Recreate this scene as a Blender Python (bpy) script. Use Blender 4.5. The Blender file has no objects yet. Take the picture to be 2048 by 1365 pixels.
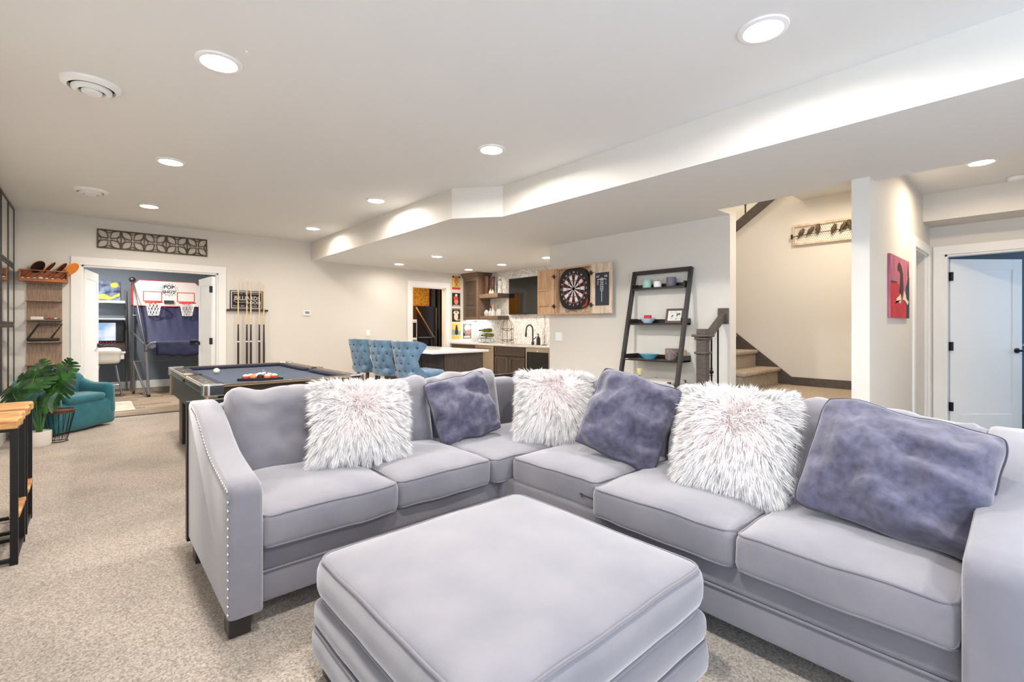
import bpy, bmesh, math, random
import numpy as np
from mathutils import Vector, Matrix, noise
random.seed(7)
PI = math.pi
SC = bpy.context.scene
COL = SC.collection

def srgb(r, g, b):
    f = lambda c: (c/12.92 if c <= .04045 else ((c+.055)/1.055)**2.4)
    return (f(r/255), f(g/255), f(b/255), 1.0)

# ------------------------------------------------------------------ camera
YAW = 0.7273
cam = bpy.data.cameras.new('camera')
cam.sensor_width = 36.0
cam.lens = 946.6*36/2048
cam.shift_y = -(682.5-653.0)/2048
cam.clip_start = 0.02
camo = bpy.data.objects.new('camera', cam)
camo.location = (0, 0, 1.25)
camo.rotation_euler = (PI/2, 0, -YAW)
COL.objects.link(camo)
SC.camera = camo

# ------------------------------------------------------------------ world, exposure
w = bpy.data.worlds.new('world'); SC.world = w; w.use_nodes = True
w.node_tree.nodes['Background'].inputs[0].default_value = (0.62, 0.76, 1.0, 1)
w.node_tree.nodes['Background'].inputs[1].default_value = 1.5
SC.view_settings.view_transform = 'Standard'
SC.view_settings.look = 'None'
SC.view_settings.exposure = 0.36
SC.view_settings.gamma = 1.0
SC.view_settings.use_curve_mapping = False
SC.cycles.max_bounces = 10
SC.cycles.diffuse_bounces = 6
SC.cycles.sample_clamp_indirect = 6

def area(name, loc, rot, sx, sy, power, col=(1, 1, 1), spread=PI, shape='RECTANGLE', parent=None):
    l = bpy.data.lights.new(name, 'AREA'); l.shape = shape
    l.size = sx; l.size_y = sy; l.energy = power; l.color = col; l.spread = spread
    o = bpy.data.objects.new(name, l); COL.objects.link(o)
    o.location = loc; o.rotation_euler = rot
    if parent: o.parent = parent
    return o
DAY = (0.56, 0.75, 1.0)
# daylight entering by the windows of the left wall and of the wall behind the camera
WIN = [(-2.55, -1.35), (-1.15, .05)]
for y0, y1 in WIN:
    area('window_daylight', (-0.69, (y0+y1)/2, 1.35), (0, -PI/2, 0), 1.9, y1-y0, 30, DAY)
WINF = (0.4, 2.8)
area('window_daylight', ((WINF[0]+WINF[1])/2, -2.66, 1.35), (PI/2, 0, 0), WINF[1]-WINF[0], 1.9, 50, DAY)
# daylight in the bedroom past the hall door
area('bedroom_daylight', (9.0, -2.15, 1.6), (PI/2, 0, 0), 1.6, 1.5, 34, DAY)

# ------------------------------------------------------------------ mesh helpers
class MB:
    def __init__(s): s.v = []; s.f = []; s.m = []
    def add(s, vs, fs, mi=0):
        b = len(s.v); s.v += [tuple(v) for v in vs]
        s.f += [tuple(b+i for i in f) for f in fs]; s.m += [mi]*len(fs); return s
    def box(s, x0, x1, y0, y1, z0, z1, mi=0):
        return s.add([(x, y, z) for z in (z0, z1) for y in (y0, y1) for x in (x0, x1)],
                     [(0, 2, 3, 1), (4, 5, 7, 6), (0, 1, 5, 4), (2, 6, 7, 3), (0, 4, 6, 2), (1, 3, 7, 5)], mi)
    def obox(s, c, size, R=None, mi=0):
        c = Vector(c); h = [k/2 for k in size]
        vs = [Vector((x, y, z)) for z in (-h[2], h[2]) for y in (-h[1], h[1]) for x in (-h[0], h[0])]
        if R is not None: vs = [R @ v for v in vs]
        return s.add([v+c for v in vs], [(0, 2, 3, 1), (4, 5, 7, 6), (0, 1, 5, 4), (2, 6, 7, 3), (0, 4, 6, 2), (1, 3, 7, 5)], mi)
    def bar(s, p0, p1, wd, th, up=(0, 0, 1), mi=0):
        p0, p1 = Vector(p0), Vector(p1); d = (p1-p0); L = d.length; d.normalize()
        u = Vector(up); sd = d.cross(u)
        if sd.length < 1e-4: sd = d.cross(Vector((1, 0, 0)))
        sd.normalize(); u = sd.cross(d).normalized()
        R = Matrix((d, sd, u)).transposed()
        return s.obox((p0+p1)/2, (L, wd, th), R, mi)
    def prism(s, pts, axis, a0, a1, mi=0):
        n = len(pts)
        mk = {'x': lambda p, a: (a, p[0], p[1]), 'y': lambda p, a: (p[0], a, p[1]), 'z': lambda p, a: (p[0], p[1], a)}[axis]
        vs = [mk(p, a0) for p in pts]+[mk(p, a1) for p in pts]
        fs = [tuple(range(n))[::-1], tuple(range(n, 2*n))]+[(i, (i+1) % n, n+(i+1) % n, n+i) for i in range(n)]
        return s.add(vs, fs, mi)
    def cyl(s, p0, p1, r0, r1=None, n=12, mi=0):
        r1 = r0 if r1 is None else r1
        p0, p1 = Vector(p0), Vector(p1); d = (p1-p0).normalized()
        a = d.orthogonal().normalized(); b = d.cross(a)
        vs = [p+(a*math.cos(2*PI*i/n)+b*math.sin(2*PI*i/n))*r for p, r in ((p0, r0), (p1, r1)) for i in range(n)]
        return s.add(vs, [tuple(range(n))[::-1], tuple(range(n, 2*n))]+[(i, (i+1) % n, n+(i+1) % n, n+i) for i in range(n)], mi)
    def lathe(s, prof, c=(0, 0, 0), n=20, mi=0, sx=1, sy=1, cap=True):
        vs = []; fs = []; k = len(prof)
        for i in range(n):
            a = 2*PI*i/n
            for r, z in prof: vs.append((c[0]+r*math.cos(a)*sx, c[1]+r*math.sin(a)*sy, c[2]+z))
        for i in range(n):
            j = (i+1) % n
            for q in range(k-1): fs.append((i*k+q, j*k+q, j*k+q+1, i*k+q+1))
        if cap and prof[0][0] > 1e-5: fs.append(tuple(i*k for i in range(n))[::-1])
        if cap and prof[-1][0] > 1e-5: fs.append(tuple(i*k+k-1 for i in range(n)))
        return s.add(vs, fs, mi)
    def tube(s, path, r, n=6, closed=False, mi=0):
        P = [Vector(p) for p in path]; m = len(P); vs = []; fs = []
        T = []
        for i in range(m):
            if closed: t = P[(i+1) % m]-P[i-1]
            else: t = P[min(i+1, m-1)]-P[max(i-1, 0)]
            T.append(t.normalized())
        a = T[0].orthogonal().normalized()
        for i in range(m):
            a = (a-T[i]*a.dot(T[i]))
            if a.length < 1e-6: a = T[i].orthogonal()
            a.normalize(); b = T[i].cross(a)
            rr = r[i] if isinstance(r, (list, tuple)) else r
            for q in range(n): vs.append(P[i]+(a*math.cos(2*PI*q/n)+b*math.sin(2*PI*q/n))*rr)
        for i in range(m if closed else m-1):
            j = (i+1) % m
            for q in range(n): fs.append((i*n+q, i*n+(q+1) % n, j*n+(q+1) % n, j*n+q))
        if not closed: fs += [tuple(range(n))[::-1], tuple(range((m-1)*n, m*n))]
        return s.add(vs, fs, mi)
    def sph(s, c, r, n=12, m=8, sc=(1, 1, 1), mi=0):
        prof = [(max(1e-6, math.sin(PI*i/m))*r, -math.cos(PI*i/m)*r) for i in range(m+1)]
        t = MB().lathe([(p[0] if 0 < i < m else 1e-6, p[1]) for i, p in enumerate(prof)], n=n)
        return s.add([(c[0]+v[0]*sc[0], c[1]+v[1]*sc[1], c[2]+v[2]*sc[2]) for v in t.v], t.f, mi)
    def rbox(s, c, size, r, n=(10, 10, 4), fn=None, mi=0):
        h = [k/2 for k in size]; A = []
        for k in range(3):
            rr = min(r, h[k]*.98)
            inner = list(np.linspace(-h[k]+rr, h[k]-rr, max(2, n[k])))
            A.append([-h[k], -h[k]+rr*.18, -h[k]+rr*.5]+inner+[h[k]-rr*.5, h[k]-rr*.18, h[k]])
        idx = {}; vs = []; fs = []
        def vid(p):
            key = tuple(round(t, 5) for t in p)
            if key in idx: return idx[key]
            q = Vector([max(-(h[k]-min(r, h[k]*.98)), min(h[k]-min(r, h[k]*.98), p[k])) for k in range(3)])
            d = Vector(p)-q
            rr = Vector([min(r, h[k]*.98) for k in range(3)])
            if d.length > 1e-9: d = Vector([d[k]/rr[k] for k in range(3)]).normalized(); d = Vector([d[k]*rr[k] for k in range(3)])
            o = q+d
            if fn: o = Vector(fn(o))
            idx[key] = len(vs); vs.append(o+Vector(c)); return idx[key]
        for ax in range(3):
            u, v2 = (ax+1) % 3, (ax+2) % 3
            for sg in (-1, 1):
                for i in range(len(A[u])-1):
                    for j in range(len(A[v2])-1):
                        q = []
                        for du, dv in ((0, 0), (1, 0), (1, 1), (0, 1)):
                            p = [0, 0, 0]; p[ax] = sg*h[ax]; p[u] = A[u][i+du]; p[v2] = A[v2][j+dv]; q.append(vid(p))
                        if sg < 0: q.reverse()
                        fs.append(tuple(q))
        return s.add(vs, fs, mi)
    def xf(s, M):
        s.v = [tuple(M @ Vector(v)) for v in s.v]; return s
    def build(s, name, mats, parent=None, smooth=False, bevel=0, world=False, kind=None, fixn=True, angle=40):
        if not isinstance(mats, (list, tuple)): mats = [mats]
        v = s.v; loc = None
        if world and parent is not None:
            Mi = PM[parent.name].inverted(); v = [tuple(Mi @ Vector(p)) for p in v]
        elif parent is None:
            a = np.array(v); loc = Vector(((a[:, 0].min()+a[:, 0].max())/2, (a[:, 1].min()+a[:, 1].max())/2, a[:, 2].min()))
            v = [tuple(Vector(p)-loc) for p in v]
        me = bpy.data.meshes.new(name); me.from_pydata(v, [], s.f)
        for m in mats: me.materials.append(M[m] if isinstance(m, str) else m)
        if len(mats) > 1: me.polygons.foreach_set('material_index', s.m)
        if fixn:
            bm = bmesh.new(); bm.from_mesh(me); bmesh.ops.recalc_face_normals(bm, faces=bm.faces); bm.to_mesh(me); bm.free()
        if smooth:
            me.polygons.foreach_set('use_smooth', [True]*len(me.polygons)); me.set_sharp_from_angle(angle=math.radians(angle))
        o = bpy.data.objects.new(name, me); COL.objects.link(o)
        if parent is not None: o.parent = parent
        if loc is not None: o.location = loc; PM[o.name] = Matrix.Translation(loc)
        if bevel:
            b = o.modifiers.new('bevel', 'BEVEL'); b.width = bevel; b.segments = 2; b.limit_method = 'ANGLE'
        if kind: o['kind'] = kind
        return o

PM = {}
def thing(name, label, cat, loc=(0, 0, 0), rz=0, group=None, R=None):
    o = bpy.data.objects.new(name, None); COL.objects.link(o)
    o.location = loc; o.empty_display_size = .1
    Mx = R if R is not None else Matrix.Rotation(rz, 4, 'Z')
    o.rotation_euler = Mx.to_euler()
    PM[o.name] = Matrix.Translation(Vector(loc)) @ Mx.to_4x4()
    return tag(o, label, cat, group)
def tag(o, label, cat, group=None):
    o['label'] = label; o['category'] = cat
    if group: o['group'] = group
    return o
def struct(name, mb, mats, **k):
    o = mb.build(name, mats, **k); o['kind'] = 'structure'; return o
def dup(root, loc, rz=None, label=None):
    r = root.copy(); COL.objects.link(r); r.location = loc
    if rz is not None: r.rotation_euler = (0, 0, rz)
    if label: r['label'] = label
    for ch in list(root.children):
        c = ch.copy(); COL.objects.link(c); c.parent = r
        for g in ch.children:
            d = g.copy(); COL.objects.link(d); d.parent = c
    return r
def text_mb(txt, size, R, loc, depth=.0006, mb=None, mi=0, align='CENTER', sx=1, shear=0, bold=0):
    cu = bpy.data.curves.new('t', 'FONT'); cu.body = txt; cu.size = size; cu.align_x = align; cu.align_y = 'CENTER'
    cu.extrude = depth; cu.resolution_u = 2; cu.shear = shear; cu.offset = bold
    o = bpy.data.objects.new('t', cu)
    me = bpy.data.meshes.new_from_object(o)
    mb = mb or MB()
    mb.add([R @ Vector((v.co.x*sx, v.co.y, v.co.z))+Vector(loc) for v in me.vertices], [tuple(p.vertices) for p in me.polygons], mi)
    bpy.data.objects.remove(o); bpy.data.curves.remove(cu); bpy.data.meshes.remove(me)
    return mb
# writing planes: text x axis, text up axis, outward normal
R_NEGY = Matrix(((1, 0, 0), (0, 0, -1), (0, 1, 0)))        # on a wall facing -Y
R_NEGX = Matrix(((0, 0, -1), (-1, 0, 0), (0, 1, 0)))       # on a wall facing -X

# ------------------------------------------------------------------ materials
M = {}
def mat(key, col, rough=.6, metal=0, var=0, scale=8, bump=0, bscale=80, stretch=(1, 1, 1), col2=None, sheen=0,
        emit=None, estr=0, coat=0, alpha=None, trans=0, detail=4, lo=.35, hi=.65, bdist=.01, bstretch=None, spec=.5):
    m = bpy.data.materials.new(key); m.use_nodes = True; M[key] = m
    nt = m.node_tree; b = nt.nodes['Principled BSDF']
    b.inputs['Base Color'].default_value = col; b.inputs['Roughness'].default_value = rough
    b.inputs['Metallic'].default_value = metal; b.inputs['Sheen Weight'].default_value = sheen
    b.inputs['Sheen Roughness'].default_value = .5; b.inputs['Sheen Tint'].default_value = (1, .975, .97, 1)
    b.inputs['Coat Weight'].default_value = coat; b.inputs['Transmission Weight'].default_value = trans
    b.inputs['Specular IOR Level'].default_value = spec
    if emit: b.inputs['Emission Color'].default_value = emit; b.inputs['Emission Strength'].default_value = estr
    if alpha is not None: b.inputs['Alpha'].default_value = alpha
    if var or col2 or bump:
        tc = nt.nodes.new('ShaderNodeTexCoord')
    if var or col2:
        mp = nt.nodes.new('ShaderNodeMapping'); mp.inputs['Scale'].default_value = stretch
        nt.links.new(tc.outputs['Object'], mp.inputs[0])
        n = nt.nodes.new('ShaderNodeTexNoise'); n.inputs['Scale'].default_value = scale; n.inputs['Detail'].default_value = detail
        nt.links.new(mp.outputs[0], n.inputs['Vector'])
        r = nt.nodes.new('ShaderNodeValToRGB'); e = r.color_ramp.elements
        e[0].position = lo; e[1].position = hi
        if col2: e[0].color = col; e[1].color = col2
        else:
            e[0].color = tuple(c*(1-var) for c in col[:3])+(1,); e[1].color = tuple(min(1, c*(1+var)) for c in col[:3])+(1,)
        nt.links.new(n.outputs['Fac'], r.inputs[0]); nt.links.new(r.outputs[0], b.inputs['Base Color'])
    if bump:
        n2 = nt.nodes.new('ShaderNodeTexNoise'); n2.inputs['Scale'].default_value = bscale; n2.inputs['Detail'].default_value = 3
        mp2 = nt.nodes.new('ShaderNodeMapping'); mp2.inputs['Scale'].default_value = bstretch or (1, 1, 1)
        nt.links.new(tc.outputs['Object'], mp2.inputs[0]); nt.links.new(mp2.outputs[0], n2.inputs['Vector'])
        bp = nt.nodes.new('ShaderNodeBump'); bp.inputs['Strength'].default_value = bump; bp.inputs['Distance'].default_value = bdist
        nt.links.new(n2.outputs['Fac'], bp.inputs['Height']); nt.links.new(bp.outputs[0], b.inputs['Normal'])
    return m
mat('wall', srgb(219, 214, 205), .75, bump=.05, bscale=220, bdist=.004)
mat('ceiling', srgb(229, 229, 227), .85, bump=.06, bscale=180, bdist=.004)
mat('trim', srgb(238, 236, 232), .4)
mat('blue_wall', srgb(112, 121, 130), .75)
mat('bed_wall', srgb(128, 138, 150), .75)
mat('bed_carpet', srgb(92, 88, 84), .95, var=.25, scale=90, bump=.6, bscale=200)
mat('fabric', srgb(101, 98, 105), .8, sheen=.62, col2=srgb(113, 109, 114), scale=4.5, bump=.25, bscale=420, bdist=.002, detail=6)
mat('fabric_dark', srgb(96, 93, 100), .8, sheen=.6, col2=srgb(107, 103, 108), scale=3.2, bump=.25, bscale=420, bdist=.002)
mat('piping', srgb(100, 96, 102), .8, sheen=.4)
mat('velvet', srgb(50, 48, 66), .75, sheen=.45, col2=srgb(86, 82, 104), scale=34, detail=12, lo=.28, hi=.75, bump=.2, bscale=60, bdist=.004)
mat('velvet_pipe', srgb(44, 41, 52), .8, sheen=.2)
mat('fur', srgb(222, 217, 214), .9, var=.04, scale=30)
mat('fur_pink', srgb(236, 214, 212), .9)
mat('fur_skin', srgb(222, 206, 203), .9)
mat('black', srgb(24, 23, 24), .45)
mat('black_metal', srgb(32, 30, 30), .45, metal=.6)
mat('black_gloss', srgb(14, 13, 14), .12)
mat('espresso', srgb(40, 34, 32), .4, coat=.2)
mat('stair_wood', srgb(74, 66, 60), .5, col2=srgb(92, 84, 78), scale=6, stretch=(3, 3, 16))
mat('cabinet', srgb(74, 61, 53), .5, col2=srgb(90, 75, 64), scale=8, stretch=(6, 6, 1))
mat('cabinet_light', srgb(108, 88, 72), .5, col2=srgb(124, 102, 84), scale=8, stretch=(2, 6, 6))
mat('quartz', srgb(238, 236, 232), .15, var=.03, scale=3)
mat('counter', srgb(205, 200, 194), .2, var=.05, scale=20)
mat('steel', srgb(200, 186, 164), .32, metal=.9, bump=.05, bscale=60, bstretch=(1, 60, 1))
mat('chrome', srgb(206, 206, 208), .2, metal=1)
mat('grey_metal', srgb(150, 146, 142), .35, metal=.8)
mat('teal', srgb(8, 96, 108), .85, var=.12, scale=10, bump=.35, bscale=120, bdist=.006, sheen=.3)
mat('blue_pillow', srgb(58, 82, 108), .8, var=.2, scale=12)
mat('stool_velvet', srgb(82, 116, 146), .7, sheen=.5, col2=srgb(112, 146, 172), scale=9, detail=6)
mat('stool_button', srgb(48, 74, 104), .7)
mat('stool_leg', srgb(92, 66, 50), .5)
mat('white_paint', srgb(242, 242, 240), .45)
mat('white_leather', srgb(214, 206, 194), .5)
mat('ceramic', srgb(226, 220, 210), .5, bump=.2, bscale=50)
mat('leaf', srgb(14, 50, 20), .35, col2=srgb(44, 96, 34), scale=9)
mat('stem', srgb(74, 112, 50), .5)
mat('rust', srgb(92, 58, 40), .6, metal=.4, var=.3, scale=30)
mat('seat_wood', srgb(150, 96, 46), .5, col2=srgb(206, 156, 98), scale=5, stretch=(1.5, 7, 7), detail=7)
mat('shelf_wood', srgb(126, 101, 82), .6, col2=srgb(160, 134, 112), scale=14, stretch=(7, 7, .7), detail=8)
mat('box_wood', srgb(126, 66, 26), .4, col2=srgb(176, 106, 46), scale=5, stretch=(1, 8, 8))
mat('paddle_orange', srgb(236, 134, 12), .4)
mat('paddle_dark', srgb(40, 26, 24), .6)
mat('paddle_red', srgb(98, 40, 30), .6)
mat('paddle_wood', srgb(160, 72, 32), .5)
mat('paddle_light', srgb(222, 170, 110), .5)
mat('pool_cloth', srgb(62, 72, 90), .9, var=.06, scale=200)
mat('pool_cushion', srgb(34, 38, 60), .85)
mat('pool_body', srgb(54, 47, 40), .4, metal=.35)
mat('pool_rail', srgb(62, 52, 42), .28, metal=.35)
mat('pool_metal', srgb(190, 172, 144), .25, metal=.95)
mat('ivory', srgb(240, 232, 206), .15, coat=.5)
mat('ball_white', srgb(246, 244, 238), .15, coat=.5)
mat('ball_red', srgb(196, 56, 42), .15, coat=.5)
mat('ball_orange', srgb(214, 120, 70), .15, coat=.5)
mat('navy', srgb(20, 22, 56), .7, bump=.0)
mat('board_white', srgb(214, 204, 196), .5)
mat('red', srgb(176, 40, 40), .5)
mat('rim', srgb(218, 54, 36), .4)
mat('net', srgb(240, 236, 230), .8)
mat('maple', srgb(232, 204, 160), .4)
mat('cue_dark', srgb(58, 38, 32), .35)
mat('chalk', srgb(52, 54, 64), .8)
mat('sign_black', srgb(24, 26, 28), .6)
mat('panel_wood', srgb(66, 52, 38), .6, col2=srgb(92, 76, 58), scale=14)
mat('panel_light', srgb(196, 188, 176), .8)
mat('rustic', srgb(196, 172, 144), .7, col2=srgb(222, 206, 184), scale=6, stretch=(4, 4, .8), detail=8)
mat('rustic_brown', srgb(190, 148, 108), .7, col2=srgb(214, 176, 138), scale=6, stretch=(4, 4, .8), detail=8)
mat('dart_white', srgb(232, 230, 224), .6)
mat('dart_plum', srgb(52, 18, 34), .6)
mat('dart_black', srgb(20, 18, 18), .5)
mat('osb', srgb(170, 108, 16), .8, col2=srgb(232, 172, 58), scale=26, detail=6)
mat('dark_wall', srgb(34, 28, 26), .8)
mat('fridge', srgb(44, 32, 28), .25, metal=.4)
mat('mirror', srgb(235, 232, 226), .03, metal=1)
mat('mirror_frame', srgb(50, 44, 40), .45)
mat('glass', (1, 1, 1, 1), .02, trans=1)
mat('bottle_green', srgb(110, 116, 30), .1, coat=.5)
mat('cab_glass', srgb(120, 104, 88), .04, alpha=.38)
mat('screen', srgb(20, 20, 22), .06)
mat('tv_black', srgb(12, 11, 10), .05, coat=.3)
mat('stair_carpet', srgb(150, 134, 116), .98, col2=srgb(190, 172, 152), scale=110, bump=.8, bscale=160, bdist=.02)
mat('plank', srgb(128, 108, 88), .5, col2=srgb(166, 146, 122), scale=3, stretch=(1, 5, 1), detail=8)
mat('plank_dark', srgb(108, 90, 74), .5, col2=srgb(142, 122, 100), scale=3, stretch=(1, 5, 1), detail=8)
mat('rug', srgb(176, 160, 142), .95, col2=srgb(206, 192, 176), scale=6, bump=.3)
mat('canvas_pink', srgb(196, 116, 124), .7, col2=srgb(166, 84, 116), scale=5, stretch=(4, 4, .7))
mat('canvas_red', srgb(176, 16, 36), .6, col2=srgb(206, 40, 50), scale=9)
mat('canvas_teal', srgb(40, 58, 66), .7)
mat('canvas_cream', srgb(232, 214, 186), .7)
mat('canvas_brown', srgb(58, 34, 36), .7)
mat('swirl', srgb(36, 46, 78), .7, col2=srgb(120, 136, 160), scale=9, detail=8, lo=.4, hi=.62)
mat('swirl_yellow', srgb(206, 186, 60), .7, var=.25, scale=20)
mat('yellow', srgb(226, 190, 92), .7); mat('poster_red', srgb(196, 60, 40), .7); mat('poster_dark', srgb(36, 34, 34), .7)
mat('poster_grey', srgb(120, 118, 116), .7); mat('poster_salmon', srgb(216, 120, 100), .7); mat('poster_blue', srgb(140, 160, 150), .7)
mat('cup_mint', srgb(160, 196, 182), .5); mat('cup_white', srgb(236, 234, 232), .4); mat('cup_grey', srgb(112, 106, 116), .5)
mat('bowl_blue', srgb(106, 176, 200), .3); mat('bowl_pale', srgb(178, 206, 220), .3); mat('candy_red', srgb(190, 40, 60), .4)
mat('pot_mauve', srgb(110, 92, 92), .6, col2=srgb(150, 136, 132), scale=40)
mat('frame_brown', srgb(84, 62, 46), .5); mat('photo', srgb(226, 222, 216), .6, col2=srgb(60, 58, 58), scale=26, lo=.52, hi=.6)
mat('wax', srgb(216, 204, 150), .5); mat('tan_pot', srgb(190, 164, 128), .7); mat('trunk', srgb(214, 208, 196), .6)
mat('bird', srgb(92, 74, 54), .6, var=.3, scale=60, metal=.2); mat('peg', srgb(236, 228, 212), .7)
mat('lens', (1, 1, 1, 1), .5, emit=(1, .96, .9, 1), estr=9)
mat('crystal', srgb(226, 226, 222), .08, alpha=.62, coat=.3)
mat('brown_glass', srgb(92, 50, 28), .15, coat=.4)
mat('plastic_grey', srgb(140, 140, 138), .5)
mat('led', (1, 1, 1, 1), .5, emit=(.9, .94, 1, 1), estr=2)

def carpet_material():
    m = bpy.data.materials.new('carpet'); m.use_nodes = True; M['carpet'] = m
    nt = m.node_tree; b = nt.nodes['Principled BSDF']; L = nt.links.new; N = nt.nodes.new
    b.inputs['Roughness'].default_value = .97; b.inputs['Sheen Weight'].default_value = .25
    tc = N('ShaderNodeTexCoord')
    n1 = N('ShaderNodeTexNoise'); n1.inputs['Scale'].default_value = 120; n1.inputs['Detail'].default_value = 5; n1.inputs['Roughness'].default_value = .7
    n2 = N('ShaderNodeTexNoise'); n2.inputs['Scale'].default_value = 2.2; n2.inputs['Detail'].default_value = 6
    for n in (n1, n2): L(tc.outputs['Object'], n.inputs['Vector'])
    r1 = N('ShaderNodeValToRGB'); e = r1.color_ramp.elements
    e[0].position = .34; e[0].color = srgb(104, 87, 71); e[1].position = .64; e[1].color = srgb(205, 190, 173)
    L(n1.outputs['Fac'], r1.inputs[0])
    r2 = N('ShaderNodeValToRGB'); e = r2.color_ramp.elements
    e[0].position = .35; e[0].color = (.80, .80, .80, 1); e[1].position = .6; e[1].color = (1, 1, 1, 1)
    L(n2.outputs['Fac'], r2.inputs[0])
    mx = N('ShaderNodeMix'); mx.data_type = 'RGBA'; mx.blend_type = 'MULTIPLY'; mx.inputs['Factor'].default_value = 1
    L(r1.outputs[0], mx.inputs['A']); L(r2.outputs[0], mx.inputs['B']); L(mx.outputs['Result'], b.inputs['Base Color'])
    bp = N('ShaderNodeBump'); bp.inputs['Strength'].default_value = .8; bp.inputs['Distance'].default_value = .012
    L(n1.outputs['Fac'], bp.inputs['Height']); L(bp.outputs[0], b.inputs['Normal'])
carpet_material()
def mosaic_material():
    m = bpy.data.materials.new('mosaic'); m.use_nodes = True; M['mosaic'] = m
    nt = m.node_tree; b = nt.nodes['Principled BSDF']; L = nt.links.new; N = nt.nodes.new
    tc = N('ShaderNodeTexCoord'); v = N('ShaderNodeTexVoronoi'); v.inputs['Scale'].default_value = 26; v.feature = 'DISTANCE_TO_EDGE'
    v2 = N('ShaderNodeTexVoronoi'); v2.inputs['Scale'].default_value = 26
    L(tc.outputs['Object'], v.inputs['Vector']); L(tc.outputs['Object'], v2.inputs['Vector'])
    r = N('ShaderNodeValToRGB'); e = r.color_ramp.elements; e[0].position = .02; e[0].color = srgb(196, 192, 186); e[1].position = .12; e[1].color = (1, 1, 1, 1)
    L(v.outputs['Distance'], r.inputs[0])
    r2 = N('ShaderNodeValToRGB'); e = r2.color_ramp.elements; e[0].color = srgb(226, 223, 218); e[1].color = srgb(246, 245, 242); e[0].position = .2; e[1].position = .5
    L(v2.outputs['Color'], r2.inputs[0])
    mx = N('ShaderNodeMix'); mx.data_type = 'RGBA'; mx.blend_type = 'MULTIPLY'; mx.inputs['Factor'].default_value = .8
    L(r2.outputs[0], mx.inputs['A']); L(r.outputs[0], mx.inputs['B']); L(mx.outputs['Result'], b.inputs['Base Color'])
    b.inputs['Roughness'].default_value = .2
    bp = N('ShaderNodeBump'); bp.inputs['Strength'].default_value = .4; bp.inputs['Distance'].default_value = .004
    L(r.outputs[0], bp.inputs['Height']); L(bp.outputs[0], b.inputs['Normal'])
mosaic_material()
def screen_material():
    m = bpy.data.materials.new('screen_lit'); m.use_nodes = True; M['screen_lit'] = m
    nt = m.node_tree; b = nt.nodes['Principled BSDF']; L = nt.links.new; N = nt.nodes.new
    tc = N('ShaderNodeTexCoord'); g = N('ShaderNodeTexNoise'); g.inputs['Scale'].default_value = 3
    L(tc.outputs['Object'], g.inputs['Vector'])
    r = N('ShaderNodeValToRGB'); e = r.color_ramp.elements; e[0].color = srgb(140, 176, 222); e[1].color = srgb(236, 240, 246); e[0].position = .4; e[1].position = .6
    L(g.outputs['Fac'], r.inputs[0]); L(r.outputs[0], b.inputs['Emission Color']); b.inputs['Emission Strength'].default_value = .9
    b.inputs['Base Color'].default_value = (0, 0, 0, 1)
screen_material()

# ================================================================== STRUCTURE
XL, YB, ZC, ZS = -0.71, 8.42, 2.70, 2.386
YF = -2.7
struct('floor', MB().box(XL-.1, 7.3, YF-.1, 8.5, -.12, 0), 'carpet')
struct('ceiling', MB().box(XL-.1, 3.3, YF-.1, 8.5, ZC, ZC+.1), 'ceiling')
# dropped soffit (its underside is the low ceiling over kitchen and passage); faces are painted like the walls
fp = [(2.84, YB), (2.84, 4.145), (3.18, 3.715), (3.18, YF), (4.555, YF), (4.555, 2.11), (4.97, 2.11), (4.97, 4.6), (6.42, 4.6), (6.42, YB)]
mb = MB().prism(fp, 'z', ZS, ZC+.05); nfp = len(fp); del mb.f[0]; del mb.m[0]
fp_c = [fp[:5]+[(4.555, 4.6), (4.555, YB)], [(4.555, 2.11), (4.97, 2.11), (4.97, 4.6), (4.555, 4.6)], [(4.555, 4.6), (6.42, 4.6), (6.42, YB), (4.555, YB)]]
fp_c = [[(2.84, 4.145), (3.18, 3.715), (4.555, 3.715), (4.555, YB), (2.84, YB)], [(3.18, YF), (4.555, YF), (4.555, 3.715), (3.18, 3.715)]]+fp_c[1:]
struct('ceiling_soffit', mb, 'wall')
mb = MB()
for q in fp_c: mb.prism(q, 'z', ZS-.002, ZS)
struct('ceiling_soffit_underside', mb, 'ceiling')
struct('ceiling_hall', MB().box(4.555, 7.35, YF, .93, ZC-.02, ZC+.08), 'ceiling')
struct('ceiling_stairs', MB().box(4.555, 6.0, .93, 1.83, ZC-.02, ZC+.3), 'ceiling')
# back wall with the double doorway and the utility doorway
struct('wall_back', MB().prism([(XL-.1, 0), (-.09, 0), (-.09, 2.06), (1.46, 2.06), (1.46, 0), (4.81, 0), (4.81, 2.055), (5.61, 2.055), (5.61, 0), (6.5, 0), (6.5, ZC+.05), (XL-.1, ZC+.05)], 'y', YB, YB+.11), 'wall')
# left wall with three windows (outside the picture)
mb = MB(); z0, z1 = .4, 2.3
mb.box(XL-.1, XL, YF, YB, 0, z0); mb.box(XL-.1, XL, YF, YB, z1, ZC+.05)
ys = [YF]+[t for p in WIN for t in p]+[YB]
for i in range(0, len(ys), 2): mb.box(XL-.1, XL, ys[i], ys[i+1], z0, z1)
struct('wall_left', mb, 'wall')
for i, (a, b) in enumerate(WIN):
    wn = struct('window_%d' % (i+1), MB().box(XL-.09, XL-.03, a, a+.06, z0, z1).box(XL-.09, XL-.03, b-.06, b, z0, z1).box(XL-.09, XL-.03, a, b, z0, z0+.06).box(XL-.09, XL-.03, a, b, z1-.06, z1).box(XL-.08, XL-.04, (a+b)/2-.03, (a+b)/2+.03, z0, z1), 'trim')
    PM[wn.name] = Matrix.Translation(wn.location)
    for s in (0, 1):
        c = a+.06+s*((b-a)/2-.03)
        MB().box(XL-.07, XL-.062, c, c+(b-a)/2-.09, z0+.06, z1-.06).build('pane', 'glass', wn, world=True)
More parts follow.
